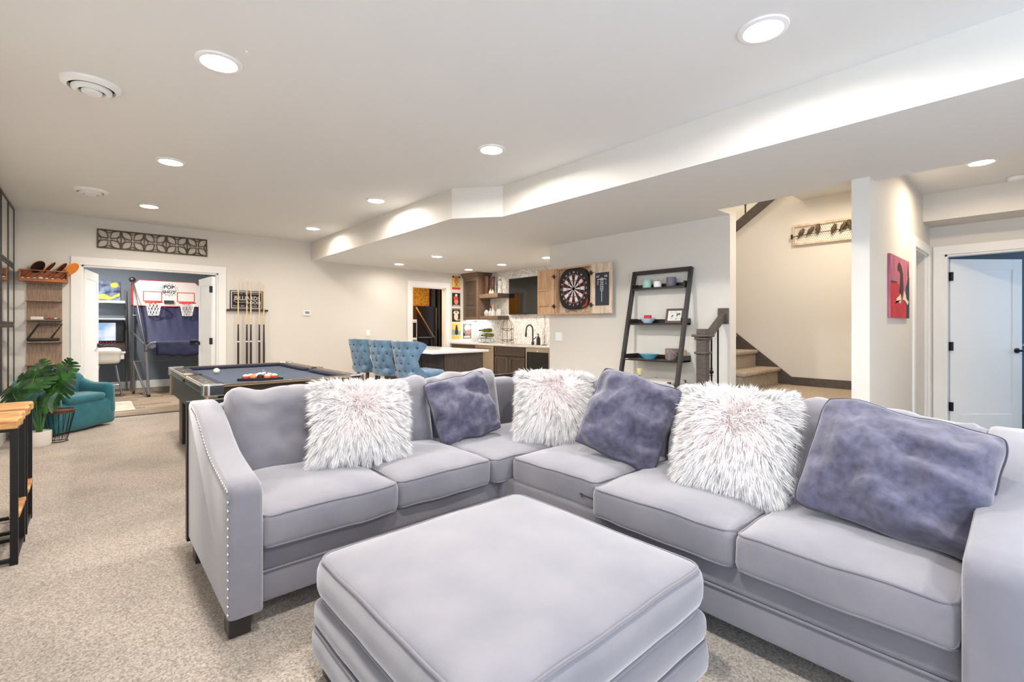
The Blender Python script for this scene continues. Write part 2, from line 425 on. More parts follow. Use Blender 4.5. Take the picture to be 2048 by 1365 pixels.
mb = MB().box(XL-.1, WINF[0], YF-.1, YF, 0, ZC+.05).box(WINF[1], 7.35, YF-.1, YF, 0, ZC+.05).box(WINF[0], WINF[1], YF-.1, YF, 0, z0).box(WINF[0], WINF[1], YF-.1, YF, z1, ZC+.05)
struct('wall_front', mb, 'wall')
a, b = WINF; wn = struct('window_3', MB().box(a, a+.06, YF-.09, YF-.03, z0, z1).box(b-.06, b, YF-.09, YF-.03, z0, z1).box(a, b, YF-.09, YF-.03, z0, z0+.06).box(a, b, YF-.09, YF-.03, z1-.06, z1).box((a+b)/2-.03, (a+b)/2+.03, YF-.08, YF-.04, z0, z1), 'trim')
for s in (0, 1):
    c = a+.06+s*((b-a)/2-.03); MB().box(c, c+(b-a)/2-.09, YF-.07, YF-.062, z0+.06, z1-.06).build('pane', 'glass', wn, world=True)
# dartboard wall, with its return to the kitchen
struct('wall_right', MB().box(4.83, 4.97, 2.11, 4.63, 0, ZS-.003).box(4.97, 6.42, 4.5, 4.63, 0, ZS-.003), 'wall')
struct('wall_kitchen', MB().box(6.40, 6.5, 4.5, YB+.1, 0, ZC), 'mosaic')
# wall end between stairs and hall, with the side doorway
struct('wall_hall', MB().prism([(4.40, 0), (6.23, 0), (6.23, 2.06), (7.10, 2.06), (7.10, 0), (7.24, 0), (7.24, ZC), (4.55, ZC), (4.55, ZS), (4.40, ZS)], 'y', .875, .99), 'wall')
struct('wall_hall_end', MB().prism([(YF, 0), (-.12, 0), (-.12, 2.06), (.745, 2.06), (.745, 0), (.99, 0), (.99, ZC), (YF, ZC)], 'x', 7.235, 7.35), 'wall')
struct('ceiling_header', MB().box(6.77, 7.24, YF, .88, ZS, ZC), 'wall')
# room behind the side doorway, a dark closet
struct('wall_closet', MB().box(6.1, 7.3, 1.5, 1.6, 0, ZC).box(6.05, 6.12, .99, 1.55, 0, ZC).box(7.24, 7.3, .99, 1.55, 0, ZC), 'wall')
# bedroom past the hall door
struct('floor_bedroom', MB().box(7.3, 9.95, -2.2, 3, -.12, .001), 'bed_carpet')
struct('wall_bedroom', MB().box(9.83, 9.95, -2.2, 3, 0, ZC).box(7.3, 9.95, 2.2, 2.3, 0, ZC).box(7.3, 9.95, -2.3, -2.2, 0, ZC), 'bed_wall')
struct('ceiling_bedroom', MB().box(7.24, 9.95, -2.3, 3, ZC, ZC+.1), 'ceiling')
struct('trim_1', MB().box(9.80, 9.83, -2.2, 2.2, .97, 1.0), 'trim')
# stairwell: wall under the upper flight with its sloping top, far wall
sl = lambda y: 2.70-.707*(y-2.23)
struct('wall_stairs', MB().prism([(.99, 0), (5.0, 0), (5.0, sl(5.0)), (1.83, sl(1.83)), (1.83, 3.4), (.99, 3.4)], 'x', 6.0, 6.1), 'wall')
struct('wall_stairs_far', MB().box(7.05, 7.15, .9, 5.1, 0, 4.6).box(4.9, 7.1, 5.0, 5.1, ZS, 4.6).box(4.5, 7.1, .88, .93, ZC, 4.6).box(4.5, 4.56, .9, 5.0, ZC, 4.6), 'wall')
struct('ceiling_stairs_upper', MB().box(4.5, 7.1, .88, 5.1, 4.6, 4.7), 'ceiling')
# game room
struct('wall_game_room', MB().box(-1.3, 3.4, 12.17, 12.27, 0, ZC).box(-1.3, -1.2, 8.5, 12.2, 0, ZC).box(3.3, 3.4, 8.5, 12.2, 0, ZC), 'blue_wall')
struct('ceiling_game_room', MB().box(-1.3, 3.4, 8.5, 12.27, ZC, ZC+.1), 'ceiling')
fl = struct('floor_game_room', MB().box(-1.3, 3.4, 8.42, 12.27, -.12, -.004), 'plank_dark')
pm_ = {}
for r_ in range(22):
    y = 8.43+r_*.172; x = -1.2-(r_*.37 % 1.1)
    while x < 3.3:
        x1 = min(x+1.1, 3.3); a = max(x, -1.2)
        if x1-a > .05:
            key = (round(x1-a, 2), random.random() < .4)
            if key not in pm_:
                me = MB().box(0, key[0]-.004, 0, .168, -.004, .0)
                o = me.build('plank', 'plank_dark' if key[1] else 'plank', fl); pm_[key] = o.data
            else:
                o = bpy.data.objects.new('plank', pm_[key]); COL.objects.link(o); o.parent = fl
            o.location = Vector((a, y, 0))-fl.location
        x += 1.1
struct('baseboard_game_room', MB().box(-1.2, 3.3, 12.15, 12.17, 0, .15), 'trim', bevel=.004)
# utility room behind the kitchen doorway
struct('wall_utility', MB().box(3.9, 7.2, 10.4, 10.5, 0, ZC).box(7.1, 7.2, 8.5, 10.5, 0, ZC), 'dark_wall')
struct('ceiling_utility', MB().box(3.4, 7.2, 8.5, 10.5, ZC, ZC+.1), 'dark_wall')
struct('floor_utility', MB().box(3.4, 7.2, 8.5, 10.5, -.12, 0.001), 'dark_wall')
osb = struct('wall_utility_side', MB().box(3.4, 4.0, 8.5, 10.5, 0, ZC), 'osb')
for (a, b) in ((4.0, 4.9), (4.905, 6.0), (6.005, 6.42)):
    MB().box(a, b, 10.37, 10.4, 1.1, ZC).build('panel', 'osb', osb, world=True)
MB().box(6.50, 6.55, 10.3, 10.4, 0, ZC).build('stud', 'grey_metal', osb, world=True)
MB().box(6.66, 6.70, 10.3, 10.4, 0, ZC).build('stud', 'grey_metal', osb, world=True)

# ------------------------------------------------------------------ casings and baseboards
def casing_y(n, x0, x1, z, y, w=.1, t=.018):
    return struct(n, MB().box(x0-w, x0, y-t, y, 0, z).box(x1, x1+w, y-t, y, 0, z).box(x0-w, x1+w, y-t, y, z, z+w), 'trim', bevel=.003)
casing_y('trim_2', -.09, 1.46, 2.06, YB, .105)
struct('trim_3', MB().box(-.09, -.07, YB, YB+.11, 0, 2.06).box(1.44, 1.46, YB, YB+.11, 0, 2.06).box(-.09, 1.46, YB, YB+.11, 2.04, 2.06), 'trim')
casing_y('trim_4', 4.81, 5.61, 2.055, YB, .105)
struct('trim_5', MB().box(4.81, 4.83, YB, YB+.11, 0, 2.055).box(5.59, 5.61, YB, YB+.11, 0, 2.055).box(4.81, 5.61, YB, YB+.11, 2.035, 2.055), 'trim')
casing_y('trim_6', 6.23, 7.10, 2.06, .875, .1)
struct('trim_7', MB().box(6.23, 6.25, .875, .99, 0, 2.06).box(7.08, 7.10, .875, .99, 0, 2.06).box(6.23, 7.10, .875, .99, 2.04, 2.06), 'trim')
struct('trim_8', MB().box(7.217, 7.235, .745, .845, 0, 2.06).box(7.217, 7.235, -.22, -.12, 0, 2.06).box(7.217, 7.235, -.22, .845, 2.06, 2.16), 'trim', bevel=.003)
struct('trim_9', MB().box(7.235, 7.35, .725, .745, 0, 2.06).box(7.235, 7.35, -.12, .745, 2.04, 2.06), 'trim')
struct('baseboard_back', MB().box(XL, -.195, YB-.015, YB, 0, .13).box(1.565, 4.705, YB-.015, YB, 0, .13), 'trim', bevel=.003)
struct('baseboard_left', MB().box(XL, XL+.015, YF, YB, 0, .13), 'trim', bevel=.003)
struct('baseboard_right', MB().box(4.815, 4.83, 2.11, 4.63, 0, .13), 'trim', bevel=.003)
struct('baseboard_hall', MB().box(4.4, 6.13, .86, .875, 0, .13), 'trim', bevel=.003)
struct('baseboard_stairs', MB().box(5.985, 6.0, .99, 1.92, .58, .672), 'stair_wood', bevel=.002)

# ------------------------------------------------------------------ doors
def door(name, hinge, ang, width, flip, hand=None):
    # leaf in local x from the hinge, thickness in y
    o = bpy.data.objects.new(name, None); COL.objects.link(o); o.location = hinge; o.rotation_euler = (0, 0, ang); o['kind'] = 'structure'
    t = .04; h = 2.02
    mb = MB().box(0, width, 0, t, .012, h)
    lf = mb.build('leaf', 'white_paint', o, bevel=.002)
    for s in (-1, 1):
        yy = (0 if s < 0 else t)
        fr = MB(); a = .11; d = .007*s
        y0, y1 = sorted((yy, yy+d))
        fr.box(0, a, y0, y1, .012, h).box(width-a, width, y0, y1, .012, h).box(a, width-a, y0, y1, .012, .24).box(a, width-a, y0, y1, h-.12, h)
        fr.build('panel_frame', 'white_paint', o, bevel=.002)
    for z in (.33, 1.02, 1.82):
        MB().box(-.012, .012, -.03 if flip else t-.01, .01 if flip else t+.03, z-.05, z+.05).build('hinge', 'black', o)
    if hand:
        for s in (-1, 1):
            yy = -.007 if s < 0 else t+.007
            hb = MB().cyl((width-.065, yy, .97), (width-.065, yy+s*.012, .97), .03, n=16)
            hb.cyl((width-.065, yy, .97), (width-.065, yy+s*.05, .97), .011)
            hb.cyl((width-.065, yy+s*.05, .97), (width-.065+hand*.11, yy+s*.05, .965), .012, .009)
            hb.build('door_handle', 'black', o, smooth=True)
    return o
door('door_1', (-.065, 8.55, 0), math.radians(79), .76, False, -1)
door('door_2', (1.435, 8.55, 0), math.radians(94), .76, False, -1)
door('door_3', (7.37, .715, 0), math.radians(-41), .83, True, 1)

# ------------------------------------------------------------------ ceiling lights and vents
def downlight(x, y, z, label, power=26, r=.085, col=(1, .975, .94), spread=2.95):
    t = thing('recessed_light', label, 'ceiling light', (x, y, z-.012), group='recessed ceiling lights')
    MB().lathe([(r+.028, .012), (r+.026, .004), (r+.004, 0), (r, .003)], n=32, cap=False).build('trim_ring', 'white_paint', t, smooth=True)
    MB().lathe([(1e-6, .0035), (r, .0035)], n=32).build('lens', 'lens', t, fixn=False)
    area('lamp_light', (0, 0, -.004), (0, 0, 0), r*2, r*2, power, col, spread, 'DISK', t)
WARM = (1, .89, .76)
P1 = 31
downlight(.525, 3.005, ZC, 'large recessed ceiling light above the carpet, nearest of the left row', P1)
downlight(.525, 5.105, ZC, 'recessed ceiling light over the pool table, middle of the left row', P1*.85, .085, (1, .93, .84))
downlight(.525, 7.165, ZC, 'small far recessed light in front of the carved wall panel', P1*.6, .085, WARM)
downlight(2.45, .91, ZC, 'big bright recessed light at the top right of the white ceiling', P1*.6)
downlight(2.45, 3.005, ZC, 'recessed ceiling light above the sofa in the middle of the ceiling', P1*1.25)
downlight(2.45, 5.105, ZC, 'recessed light beside the soffit, between the sofa light and the far wall', P1*.7, .085, (1, .93, .84))
downlight(2.45, 7.18, ZC, 'small recessed light close to the corner where soffit meets the back wall', P1*.32, .085, WARM)
downlight(.525, .91, ZC, 'recessed ceiling light straight above the camera', P1)
downlight(.525, -1.2, ZC, 'recessed ceiling light behind the camera on the left', P1)
downlight(2.45, -1.2, ZC, 'recessed ceiling light behind the camera on the right', P1)
downlight(4.19, 7.80, ZS, 'low soffit light nearest the white-framed utility doorway', 5, .075, WARM)
downlight(4.20, 6.54, ZS, 'low soffit light directly over the white kitchen island', 10, .075, WARM)
downlight(5.625, 7.62, ZS, 'low soffit light in front of the corner wall cabinet', 8, .075, WARM)
downlight(5.625, 6.60, ZS, 'low soffit light in front of the television', 8, .075, WARM)
downlight(5.615, 5.44, ZS, 'low soffit light half hidden at the edge of the dartboard wall', 9, .075, WARM)
downlight(5.78, .36, ZC-.02, 'recessed light in the hall ceiling beyond the white pillar', 15, .08, (1, .78, .52))
downlight(1.6, 9.4, ZC, 'recessed light in the game room ceiling', 55, .08)
downlight(.3, 10.9, ZC, 'second recessed light in the game room ceiling', 45, .08)
downlight(5.0, 9.4, ZC, 'warm lamp in the utility room ceiling', 40, .08, (1, .75, .45))
downlight(5.3, 1.4, ZC-.02, 'recessed light over the stair landing', 9, .07, (1, .84, .62))
downlight(5.6, 3.2, 4.6, 'recessed light high above the stairs', 42, .08, (1, .86, .68))

def vent(x, y, label):
    t = thing('ceiling_vent', label, 'air vent', (x, y, ZC-.05), group='round ceiling vents')
    MB().lathe([(.145, .05), (.14, .036), (.112, .022), (.108, .05)], n=36, cap=False).build('rim', 'white_paint', t, smooth=True)
    MB().lathe([(1e-6, .046), (.108, .046)], n=36).build('throat', 'plastic_grey', t, fixn=False)
    MB().lathe([(.096, .026), (.094, .012), (.066, .004), (.064, .02), (.096, .026)], n=36, cap=False).build('cone', 'white_paint', t, smooth=True)
    MB().lathe([(1e-6, -.004), (.046, -.003), (.05, .01), (.03, .02), (.03, .046)], n=36, cap=False).build('cone_cap', 'white_paint', t, smooth=True)
vent(.005, 3.80, 'large round white air vent in the ceiling nearest the camera')
vent(.0, 6.75, 'small round white air vent further back in the ceiling')
t = thing('smoke_detector', 'round white smoke detector on the hall ceiling', 'smoke detector', (6.62, .17, ZC-.055))
MB().lathe([(1e-6, 0), (.05, 0), (.062, .012), (.068, .035), (.068, .035)], n=28).build('cover', 'white_paint', t, smooth=True)
MB().lathe([(.06, .034), (.072, .035), (.072, .039), (.06, .039)], n=28, cap=False).build('slot_ring', 'black', t)
MB().lathe([(.075, .036), (.078, .055)], n=28).build('base', 'white_paint', t, smooth=True)

# ================================================================== SECTIONAL SOFA, PILLOWS, OTTOMAN
def nz(p, s=1.0, o=0.0): return noise.noise(Vector((p[0]*s+o, p[1]*s+o*1.7, p[2]*s-o)))
sofa = thing('sectional_sofa', 'lavender grey upholstered L-shaped sectional sofa with nailhead arm', 'sofa', (1.6, 2.4, 0))
def part(mb, name, m, par=None, **k): return mb.build(name, m, par or sofa, world=True, **k)
# base rails: plinth with a welt line between two bands
def base_block(x0, x1, y0, y1):
    mb = MB()
    mb.rbox(((x0+x1)/2, (y0+y1)/2, .165), (x1-x0, y1-y0, .13), .02, (6, 6, 2))
    mb.rbox(((x0+x1)/2, (y0+y1)/2, .285), (x1-x0-.012, y1-y0-.012, .115), .02, (6, 6, 2))
    return mb
part(base_block(.52, 1.86, 2.15, 3.10), 'base', 'fabric_dark', smooth=True)
part(base_block(1.80, 2.82, 2.10, 3.10), 'base', 'fabric_dark', smooth=True)
part(base_block(1.83, 2.82, .14, 2.2), 'base', 'fabric_dark', smooth=True)
part(MB().tube([(.53, 2.148, .232), (1.82, 2.148, .232)], .005), 'welt', 'piping', smooth=True)
part(MB().tube([(1.826, 2.1, .232), (1.826, .15, .232)], .005), 'welt', 'piping', smooth=True)
# back frames
bf = lambda p: (p[0], p[1], p[2])
part(MB().rbox((1.61, 3.06, .47), (2.20, .16, .70), .05, (12, 3, 6)), 'back_frame', 'fabric', smooth=True)
part(MB().rbox((2.77, 1.58, .47), (.16, 3.0, .70), .05, (3, 12, 6)), 'back_frame', 'fabric', smooth=True)
part(MB().box(.396, 2.85, 3.141, 3.19, .06, .83), 'back_lining', 'black')
part(MB().box(2.851, 2.86, .03, 3.14, .06, .80), 'back_lining', 'black')
# arms: side profile (distance from front, height)
AP = [(0, .10), (0, .57), (.012, .605), (.045, .622), (.12, .632), (.22, .645), (.34, .665), (.44, .69), (.55, .73), (.66, .78), (.78, .822), (.90, .84), (1.0, .842), (1.03, .82), (1.03, .10)]
def arm_mesh(width, e=.02):
    # width along w, rounded edges by insetting the profile at both sides
    mb = MB(); n = len(AP)
    cx, cz = .5, .4
    def ring(w, ins):
        out = []
        for i, (d, z) in enumerate(AP):
            dd = d+(ins if d < .3 and z < .62 and i < 3 else (-ins if i >= n-2 else 0)); zz = z-(ins if 1 < i < n-1 else 0)
            out.append((w, dd, zz))
        return out
    rings = [ring(0, e), ring(e*.3, e*.3), ring(e, 0), ring(width-e, 0), ring(width-e*.3, e*.3), ring(width, e)]
    vs = [p for r in rings for p in r]; fs = []
    for k in range(len(rings)-1):
        for i in range(n):
            j = (i+1) % n; fs.append((k*n+i, k*n+j, (k+1)*n+j, (k+1)*n+i))
    fs.append(tuple(range(n))[::-1]); fs.append(tuple(range((len(rings)-1)*n, len(rings)*n)))
    return mb.add(vs, fs)
mb = arm_mesh(.125); mb.v = [(.400+w, 2.10+d, z) for w, d, z in mb.v]
armL = part(mb, 'arm', 'fabric', smooth=True, angle=50)
mb = arm_mesh(.135); mb.v = [(1.765+d, .150-w, z) for w, d, z in mb.v]
part(mb, 'arm', 'fabric', smooth=True, angle=50)
# nailheads along the outer face of the left arm
def along(pts, step):
    out = []; carry = 0
    for a, b in zip(pts[:-1], pts[1:]):
        L = math.dist(a, b); t = carry
        while t < L: out.append((a[0]+(b[0]-a[0])*t/L, a[1]+(b[1]-a[1])*t/L)); t += step
        carry = t-L
    return out
path = [(.016, .12), (.016, .575)]; path2 = [(.03, .60), (.12, .612), (.22, .625), (.34, .645), (.44, .67), (.55, .71), (.66, .76), (.78, .802), (.92, .82)]
stud0 = None
for d, z in along(path, .034)+along(path2, .028):
    if stud0 is None:
        s0 = MB().sph((0, 0, 0), .0095, 10, 6, (.5, 1, 1)).build('nail_stud', 'chrome', None, smooth=True); stud0 = s0
        stud0.parent = armL; stud0.location = (0, 0, 0)
        zoff = min(v.co.z for v in stud0.data.vertices)
        o = stud0
    else:
        o = stud0.copy(); COL.objects.link(o)
    o.location = Vector((.399, 2.10+d, z-.0095))-Vector(sofa.location)
# feet
for x, y in ((.45, 2.2), (.45, 3.0), (1.86, 2.95), (2.74, .25), (1.9, .08), (2.7, 3.0)):
    part(MB().prism([(x-.04, y-.045), (x+.04, y-.045), (x+.04, y+.045), (x-.04, y+.045)], 'z', 0, .105), 'foot', 'espresso', bevel=.004)
def loop(hx, hy, r, z, fn=None, n=6):
    pts = []
    for sx, sy, a0 in ((1, 1, 0), (-1, 1, PI/2), (-1, -1, PI), (1, -1, 1.5*PI)):
        for i in range(n+1):
            a = a0+PI/2*i/n; pts.append(((hx-r)*sx+r*math.cos(a), (hy-r)*sy+r*math.sin(a)))
    out = []
    for i in range(len(pts)):
        p, q = pts[i], pts[(i+1) % len(pts)]
        k = max(1, int(math.dist(p, q)/.05))
        for j in range(k):
            v = Vector((p[0]+(q[0]-p[0])*j/k, p[1]+(q[1]-p[1])*j/k, z)); out.append(Vector(fn(v)) if fn else v)
    return out
def seat(x0, x1, y0, y1, z0=.335, h=.145, crown=.03, seed=0, m='fabric', front=None):
    cx, cy, cz = (x0+x1)/2, (y0+y1)/2, z0+h/2; hx, hy = (x1-x0)/2, (y1-y0)/2
    def fn(p):
        u, v = p[0]/hx, p[1]/hy
        k = max(0, 1-u*u*u*u)*max(0, 1-v*v*v*v)
        z = p[2]
        if z > 0: z += crown*k*(z/(h/2))
        w = .006*nz(p, 5, seed)
        return (p[0]+.006*nz(p, 4, seed+9), p[1]+.006*nz(p, 4, seed+5), z+w+.004*nz(p, 11, seed+3))
    o = part(MB().rbox((cx, cy, cz), (2*hx, 2*hy, h), .032, (14, 14, 3), fn), 'seat_cushion', m, smooth=True, angle=70)
    for zz in (h/2-.008, -h/2+.008):
        lp = loop(hx-.007, hy-.007, .036, zz, fn)
        MB().tube([p+Vector((cx, cy, cz)) for p in lp], .0048, 6, True).build('piping', 'piping', o, world=False, smooth=True)
        ch = o.children[-1] if o.children else None
    for ch in o.children:
        ch.location = -Vector(sofa.location)
    return o
seat(.525, 1.135, 2.10, 2.85, seed=1)
seat(1.140, 1.735, 2.12, 2.85, seed=2)
seat(1.740, 2.60, 2.10, 2.86, crown=.02, seed=3)
seat(1.850, 2.60, 1.455, 2.085, seed=4)
seat(1.790, 2.60, .775, 1.445, seed=5)
seat(1.785, 2.60, .155, .768, seed=6)
zip_ = part(MB().tube([(1.847, 1.56, .405), (1.846, 1.52, .402), (1.846, 1.462, .40)], .003, 5).tube([(1.845, 1.545, .41), (1.843, 1.535, .398), (1.844, 1.55, .39)], .0025, 5), 'zipper', 'velvet_pipe')
# back cushions
def backc(c, w, h, t, yaw, tilt, seed, slump=0.0):
    R = Matrix.Rotation(yaw, 3, 'Z') @ Matrix.Rotation(-tilt, 3, 'X')
    def fn(p):
        u, v = p[0]/(w/2), p[2]/(h/2)
        k = max(0, 1-u**4)*max(0, 1-v**4)
        y = p[1]*(1+.35*k)
        z = p[2]+max(0, v)*(.010*math.sin(u*6+seed)+.016*nz((u*2.2, seed, 0), 1, seed))-slump*max(0, v)*(u*.5+.5)
        q = Vector((p[0], y, z))
        g = .013*nz(p, 5, seed)+.006*nz(p, 14, seed+4)
        for cu_ in (-1, 1):
            du, dv = (u-cu_)*w/2, (v-1)*h/2; rr = math.hypot(du, dv)
            if rr < .26: g += .0065*math.sin(9*math.atan2(dv, du)+seed*2)*(1-rr/.26)*min(1, rr/.05)
        q = q+Vector((g*.5, g if p[1] < 0 else -g, g))
        return R @ q
    o = part(MB().rbox(c, (w, t, h), min(.07, t*.45), (24, 4, 20), fn), 'back_cushion', 'fabric', smooth=True, angle=80)
    lp = loop(w/2-.012, h/2-.012, .07, 0)
    pts = [Vector(fn(Vector((p[0], -.0, p[1]))))+Vector(c)-Vector(sofa.location) for p in lp]
    MB().tube(pts, .005, 6, True).build('piping', 'piping', o, smooth=True)
    return o
zc = .652
backc((.845, 2.88, zc), .63, .50, .19, 0, .20, 1)
backc((1.465, 2.89, zc), .60, .50, .19, 0, .20, 2, .01)
backc((2.08, 2.90, zc), .62, .49, .18, 0.03, .18, 3, -.02)
backc((2.60, 2.42, zc+.01), .62, .50, .18, -PI/2, .18, 4)
backc((2.60, 1.78, zc), .62, .50, .18, -PI/2, .20, 5)
backc((2.60, 1.135, zc), .66, .50, .19, -PI/2, .20, 6)
backc((2.60, .475, zc), .66, .49, .19, -PI/2, .22, 7, .03)

# ---- throw pillows
def pillow_pt(u, v, W, Hh, T, seed, side, wr):
    x = W/2*u*(1-.03*(1-v*v)-.06*u**6*v**6); z = Hh/2*v*(1-.03*(1-u*u)-.06*u**6*v**6)
    t = T/2*max(0, (1-u**2)*(1-v**2))**.42
    g = wr*(nz((u*1.3, v*1.3, side), 1.6, seed)+.6*nz((u, v, side), 4.0, seed+3))*min(1, t/(T*.2))
    f = wr*.55*math.sin(9*(v+.35*u)+2.2*nz((u, v, side), 1.5, seed+6))*max(0, .35+u*.6-v*.25)*min(1, t/(T*.25))
    g += f
    return Vector((x+wr*.3*nz((u, v, 0), 2, seed+8), -side*(t+g), z+wr*.4*nz((u, v, 0), 2, seed+2)))
def pillow_mb(W, Hh, T, seed, wr, n=30):
    mb = MB(); vs = []; idx = {}
    ts = [math.sin(PI/2*(2*i/n-1)) for i in range(n+1)]
    for side in (1, -1):
        for i in range(n+1):
            for j in range(n+1):
                edge = i in (0, n) or j in (0, n)
                if edge and side < 0: idx[(side, i, j)] = idx[(1, i, j)]; continue
                idx[(side, i, j)] = len(vs); vs.append(pillow_pt(ts[i], ts[j], W, Hh, T, seed, side, wr))
    fs = []
    for side in (1, -1):
        for i in range(n):
            for j in range(n):
                q = [idx[(side, i, j)], idx[(side, i+1, j)], idx[(side, i+1, j+1)], idx[(side, i, j+1)]]
                fs.append(tuple(q if side > 0 else q[::-1]))
    return mb.add(vs, fs), ts
def pose(yaw, tilt, spin):
    return (Matrix.Rotation(yaw, 4, 'Z') @ Matrix.Rotation(-tilt, 4, 'X') @ Matrix.Rotation(spin, 4, 'Y'))
def velvet_pillow(loc, yaw, tilt, spin, W, Hh, T, seed, label):
    t = thing('throw_pillow', label, 'pillow', loc, R=pose(yaw, tilt, spin), group='dark velvet throw pillows on the sofa')
    mb, ts = pillow_mb(W, Hh, T, seed, .05)
    mb.build('cover', 'velvet', t, smooth=True, angle=80)
    rim = [(a, -1) for a in ts[:-1]]+[(1, a) for a in ts[:-1]]+[(-a, 1) for a in ts[:-1]]+[(-1, -a) for a in ts[:-1]]
    MB().tube([pillow_pt(u, v, W, Hh, T, seed, 1, .05)*1.004 for u, v in rim], .0055, 6, True).build('piping', 'velvet_pipe', t, smooth=True)
def fur_pillow(loc, yaw, tilt, spin, W, Hh, T, seed, label, N=26000, part_at=(0, .12)):
    Rm = pose(yaw, tilt, spin)
    t = thing('fur_pillow', label, 'pillow', loc, R=Rm, group='white long-haired fur pillows on the sofa')
    mb, ts = pillow_mb(W, Hh, T, seed, .02, 24)
    mb.build('cover', 'fur_skin', t, smooth=True, angle=80)
    rng = np.random.default_rng(seed)
    u = np.sin(rng.uniform(-PI/2, PI/2, N)*.98); v = np.sin(rng.uniform(-PI/2, PI/2, N)*.98)
    mixu = rng.uniform(-1, 1, N); mixv = rng.uniform(-1, 1, N); sel = rng.random(N) < .55
    u = np.where(sel, mixu, u); v = np.where(sel, mixv, v)
    side = np.where(rng.random(N) < .74, 1.0, -1.0)
    x = W/2*u*(1-.055*(1-v*v)); z = Hh/2*v*(1-.055*(1-u*u)); tt = T/2*np.clip((1-u**2)*(1-v**2), 0, 1)**.42
    P = np.stack([x, -side*tt, z], 1)
    nrm = np.stack([u*np.abs(u)**2*1.2, -side*.8, v*np.abs(v)**2*1.2], 1); nrm /= np.linalg.norm(nrm, axis=1)[:, None]
    g = np.array(Rm.to_3x3().inverted() @ Vector((0, 0, -1)))
    fl = np.stack([x-part_at[0]*W, np.zeros(N), z-part_at[1]*Hh], 1); dl = np.linalg.norm(fl, axis=1)[:, None]; fl = fl/(dl+.03)
    # clumps
    K = 700; cc = np.stack([rng.uniform(-W/2, W/2, K), rng.uniform(-Hh/2, Hh/2, K)], 1); cd = rng.normal(0, .34, (K, 3))
    near = np.argmin((P[:, [0]]-cc[:, 0])**2+(P[:, [2]]-cc[:, 1])**2, axis=1)
    D = nrm*.55+fl*.75+cd[near]+g*.32+rng.normal(0, .16, (N, 3)); D /= np.linalg.norm(D, axis=1)[:, None]
    toc = np.stack([cc[near, 0]-P[:, 0], np.zeros(N), cc[near, 1]-P[:, 2]], 1)
    Ln = rng.uniform(.04, .072, N)[:, None]
    A = P; B = P+D*Ln*.4; C = B+(D+g*.25+fl*.2)*Ln*.35+toc*.28; E2 = C+(D*.8+g*.55+fl*.3+rng.normal(0, .15, (N, 3)))*Ln*.36+toc*.25
    sd = np.cross(D, nrm+rng.normal(0, .4, (N, 3))); sd /= (np.linalg.norm(sd, axis=1)[:, None]+1e-6)
    wv = rng.uniform(.0009, .0018, N)[:, None]
    V = np.stack([A-sd*wv, A+sd*wv, B-sd*wv, B+sd*wv, C-sd*wv*.8, C+sd*wv*.8, E2], 1).reshape(-1, 3)
    b = np.arange(N)*7
    F = np.concatenate([np.stack([b, b+1, b+3, b+2], 1), np.stack([b+2, b+3, b+5, b+4], 1)])
    F3 = np.stack([b+4, b+5, b+6], 1)
    me = bpy.data.meshes.new('fur'); me.from_pydata(V.tolist(), [], F.tolist()+F3.tolist())
    me.materials.append(M['fur']); me.materials.append(M['fur_pink'])
    pk = ((dl[:, 0] < .12+.05*rng.normal(size=N)) & (rng.random(N) < .35)).astype(int)
    me.polygons.foreach_set('material_index', np.concatenate([pk, pk, pk]).tolist())
    me.polygons.foreach_set('use_smooth', [True]*len(me.polygons))
    o = bpy.data.objects.new('fur', me); COL.objects.link(o); o.parent = t; o['kind'] = 'stuff'
fur_pillow((1.14, 2.56, .715), -.16, .42, .10, .47, .42, .16, 11, 'shaggy white fur pillow against the left sofa back')
fur_pillow((2.32, 2.19, .715), -.80, .40, .02, .44, .43, .15, 12, 'shaggy white fur pillow in the inner corner of the sofa', part_at=(0, .2))
fur_pillow((2.22, .96, .72), -PI/2+.10, .38, .02, .44, .45, .16, 13, 'shaggy white fur pillow between two dark pillows on the right')
velvet_pillow((1.90, 2.64, .70), -.30, .42, -.20, .45, .44, .18, 21, 'dark plum velvet pillow on the left, next to the sofa corner')
velvet_pillow((2.27, 1.57, .735), -PI/2+.36, .42, .27, .48, .49, .20, 22, 'dark plum velvet pillow tilted in the middle of the right sofa back')
velvet_pillow((2.20, .37, .715), -PI/2+.12, .45, .20, .54, .46, .24, 23, 'large wrinkled dark velvet pillow leaning against the right arm')

# ---- ottoman
ot = thing('ottoman', 'large square grey upholstered ottoman in front of the sofa', 'ottoman', (1.09, 1.255, 0))
hx, hy = .49, .485
def ofn(seed, crown, h):
    def fn(p):
        u, v = p[0]/hx, p[1]/hy
        k = max(0, 1-abs(u)**3)*max(0, 1-abs(v)**3); z = p[2]
        if z > 0: z += crown*k*(z/(h/2))
        bul = 1+.012*(1-(2*p[2]/h)**2)
        return (p[0]*bul+.004*nz(p, 7, seed), p[1]*bul+.004*nz(p, 7, seed+4), z+.004*nz(p, 5, seed))
    return fn
h = .16; fn = ofn(3, .04, h); top = MB().rbox((0, 0, .355), (2*hx, 2*hy, h), .05, (18, 18, 4), fn).build('top_cushion', 'fabric', ot, smooth=True, angle=80)
for zz, i in ((h/2-.012, .011), (-h/2+.012, .011)):
    MB().tube([p+Vector((0, 0, .355)) for p in loop(hx-i, hy-i, .055, zz, fn)], .0055, 6, True).build('piping', 'piping', top, smooth=True)
fn2 = ofn(8, 0, .11)
b1 = MB().rbox((0, 0, .225), (2*hx+.004, 2*hy+.004, .11), .03, (16, 16, 3), fn2).build('upper_band', 'fabric_dark', ot, smooth=True, angle=80)
fn3 = ofn(9, 0, .13)
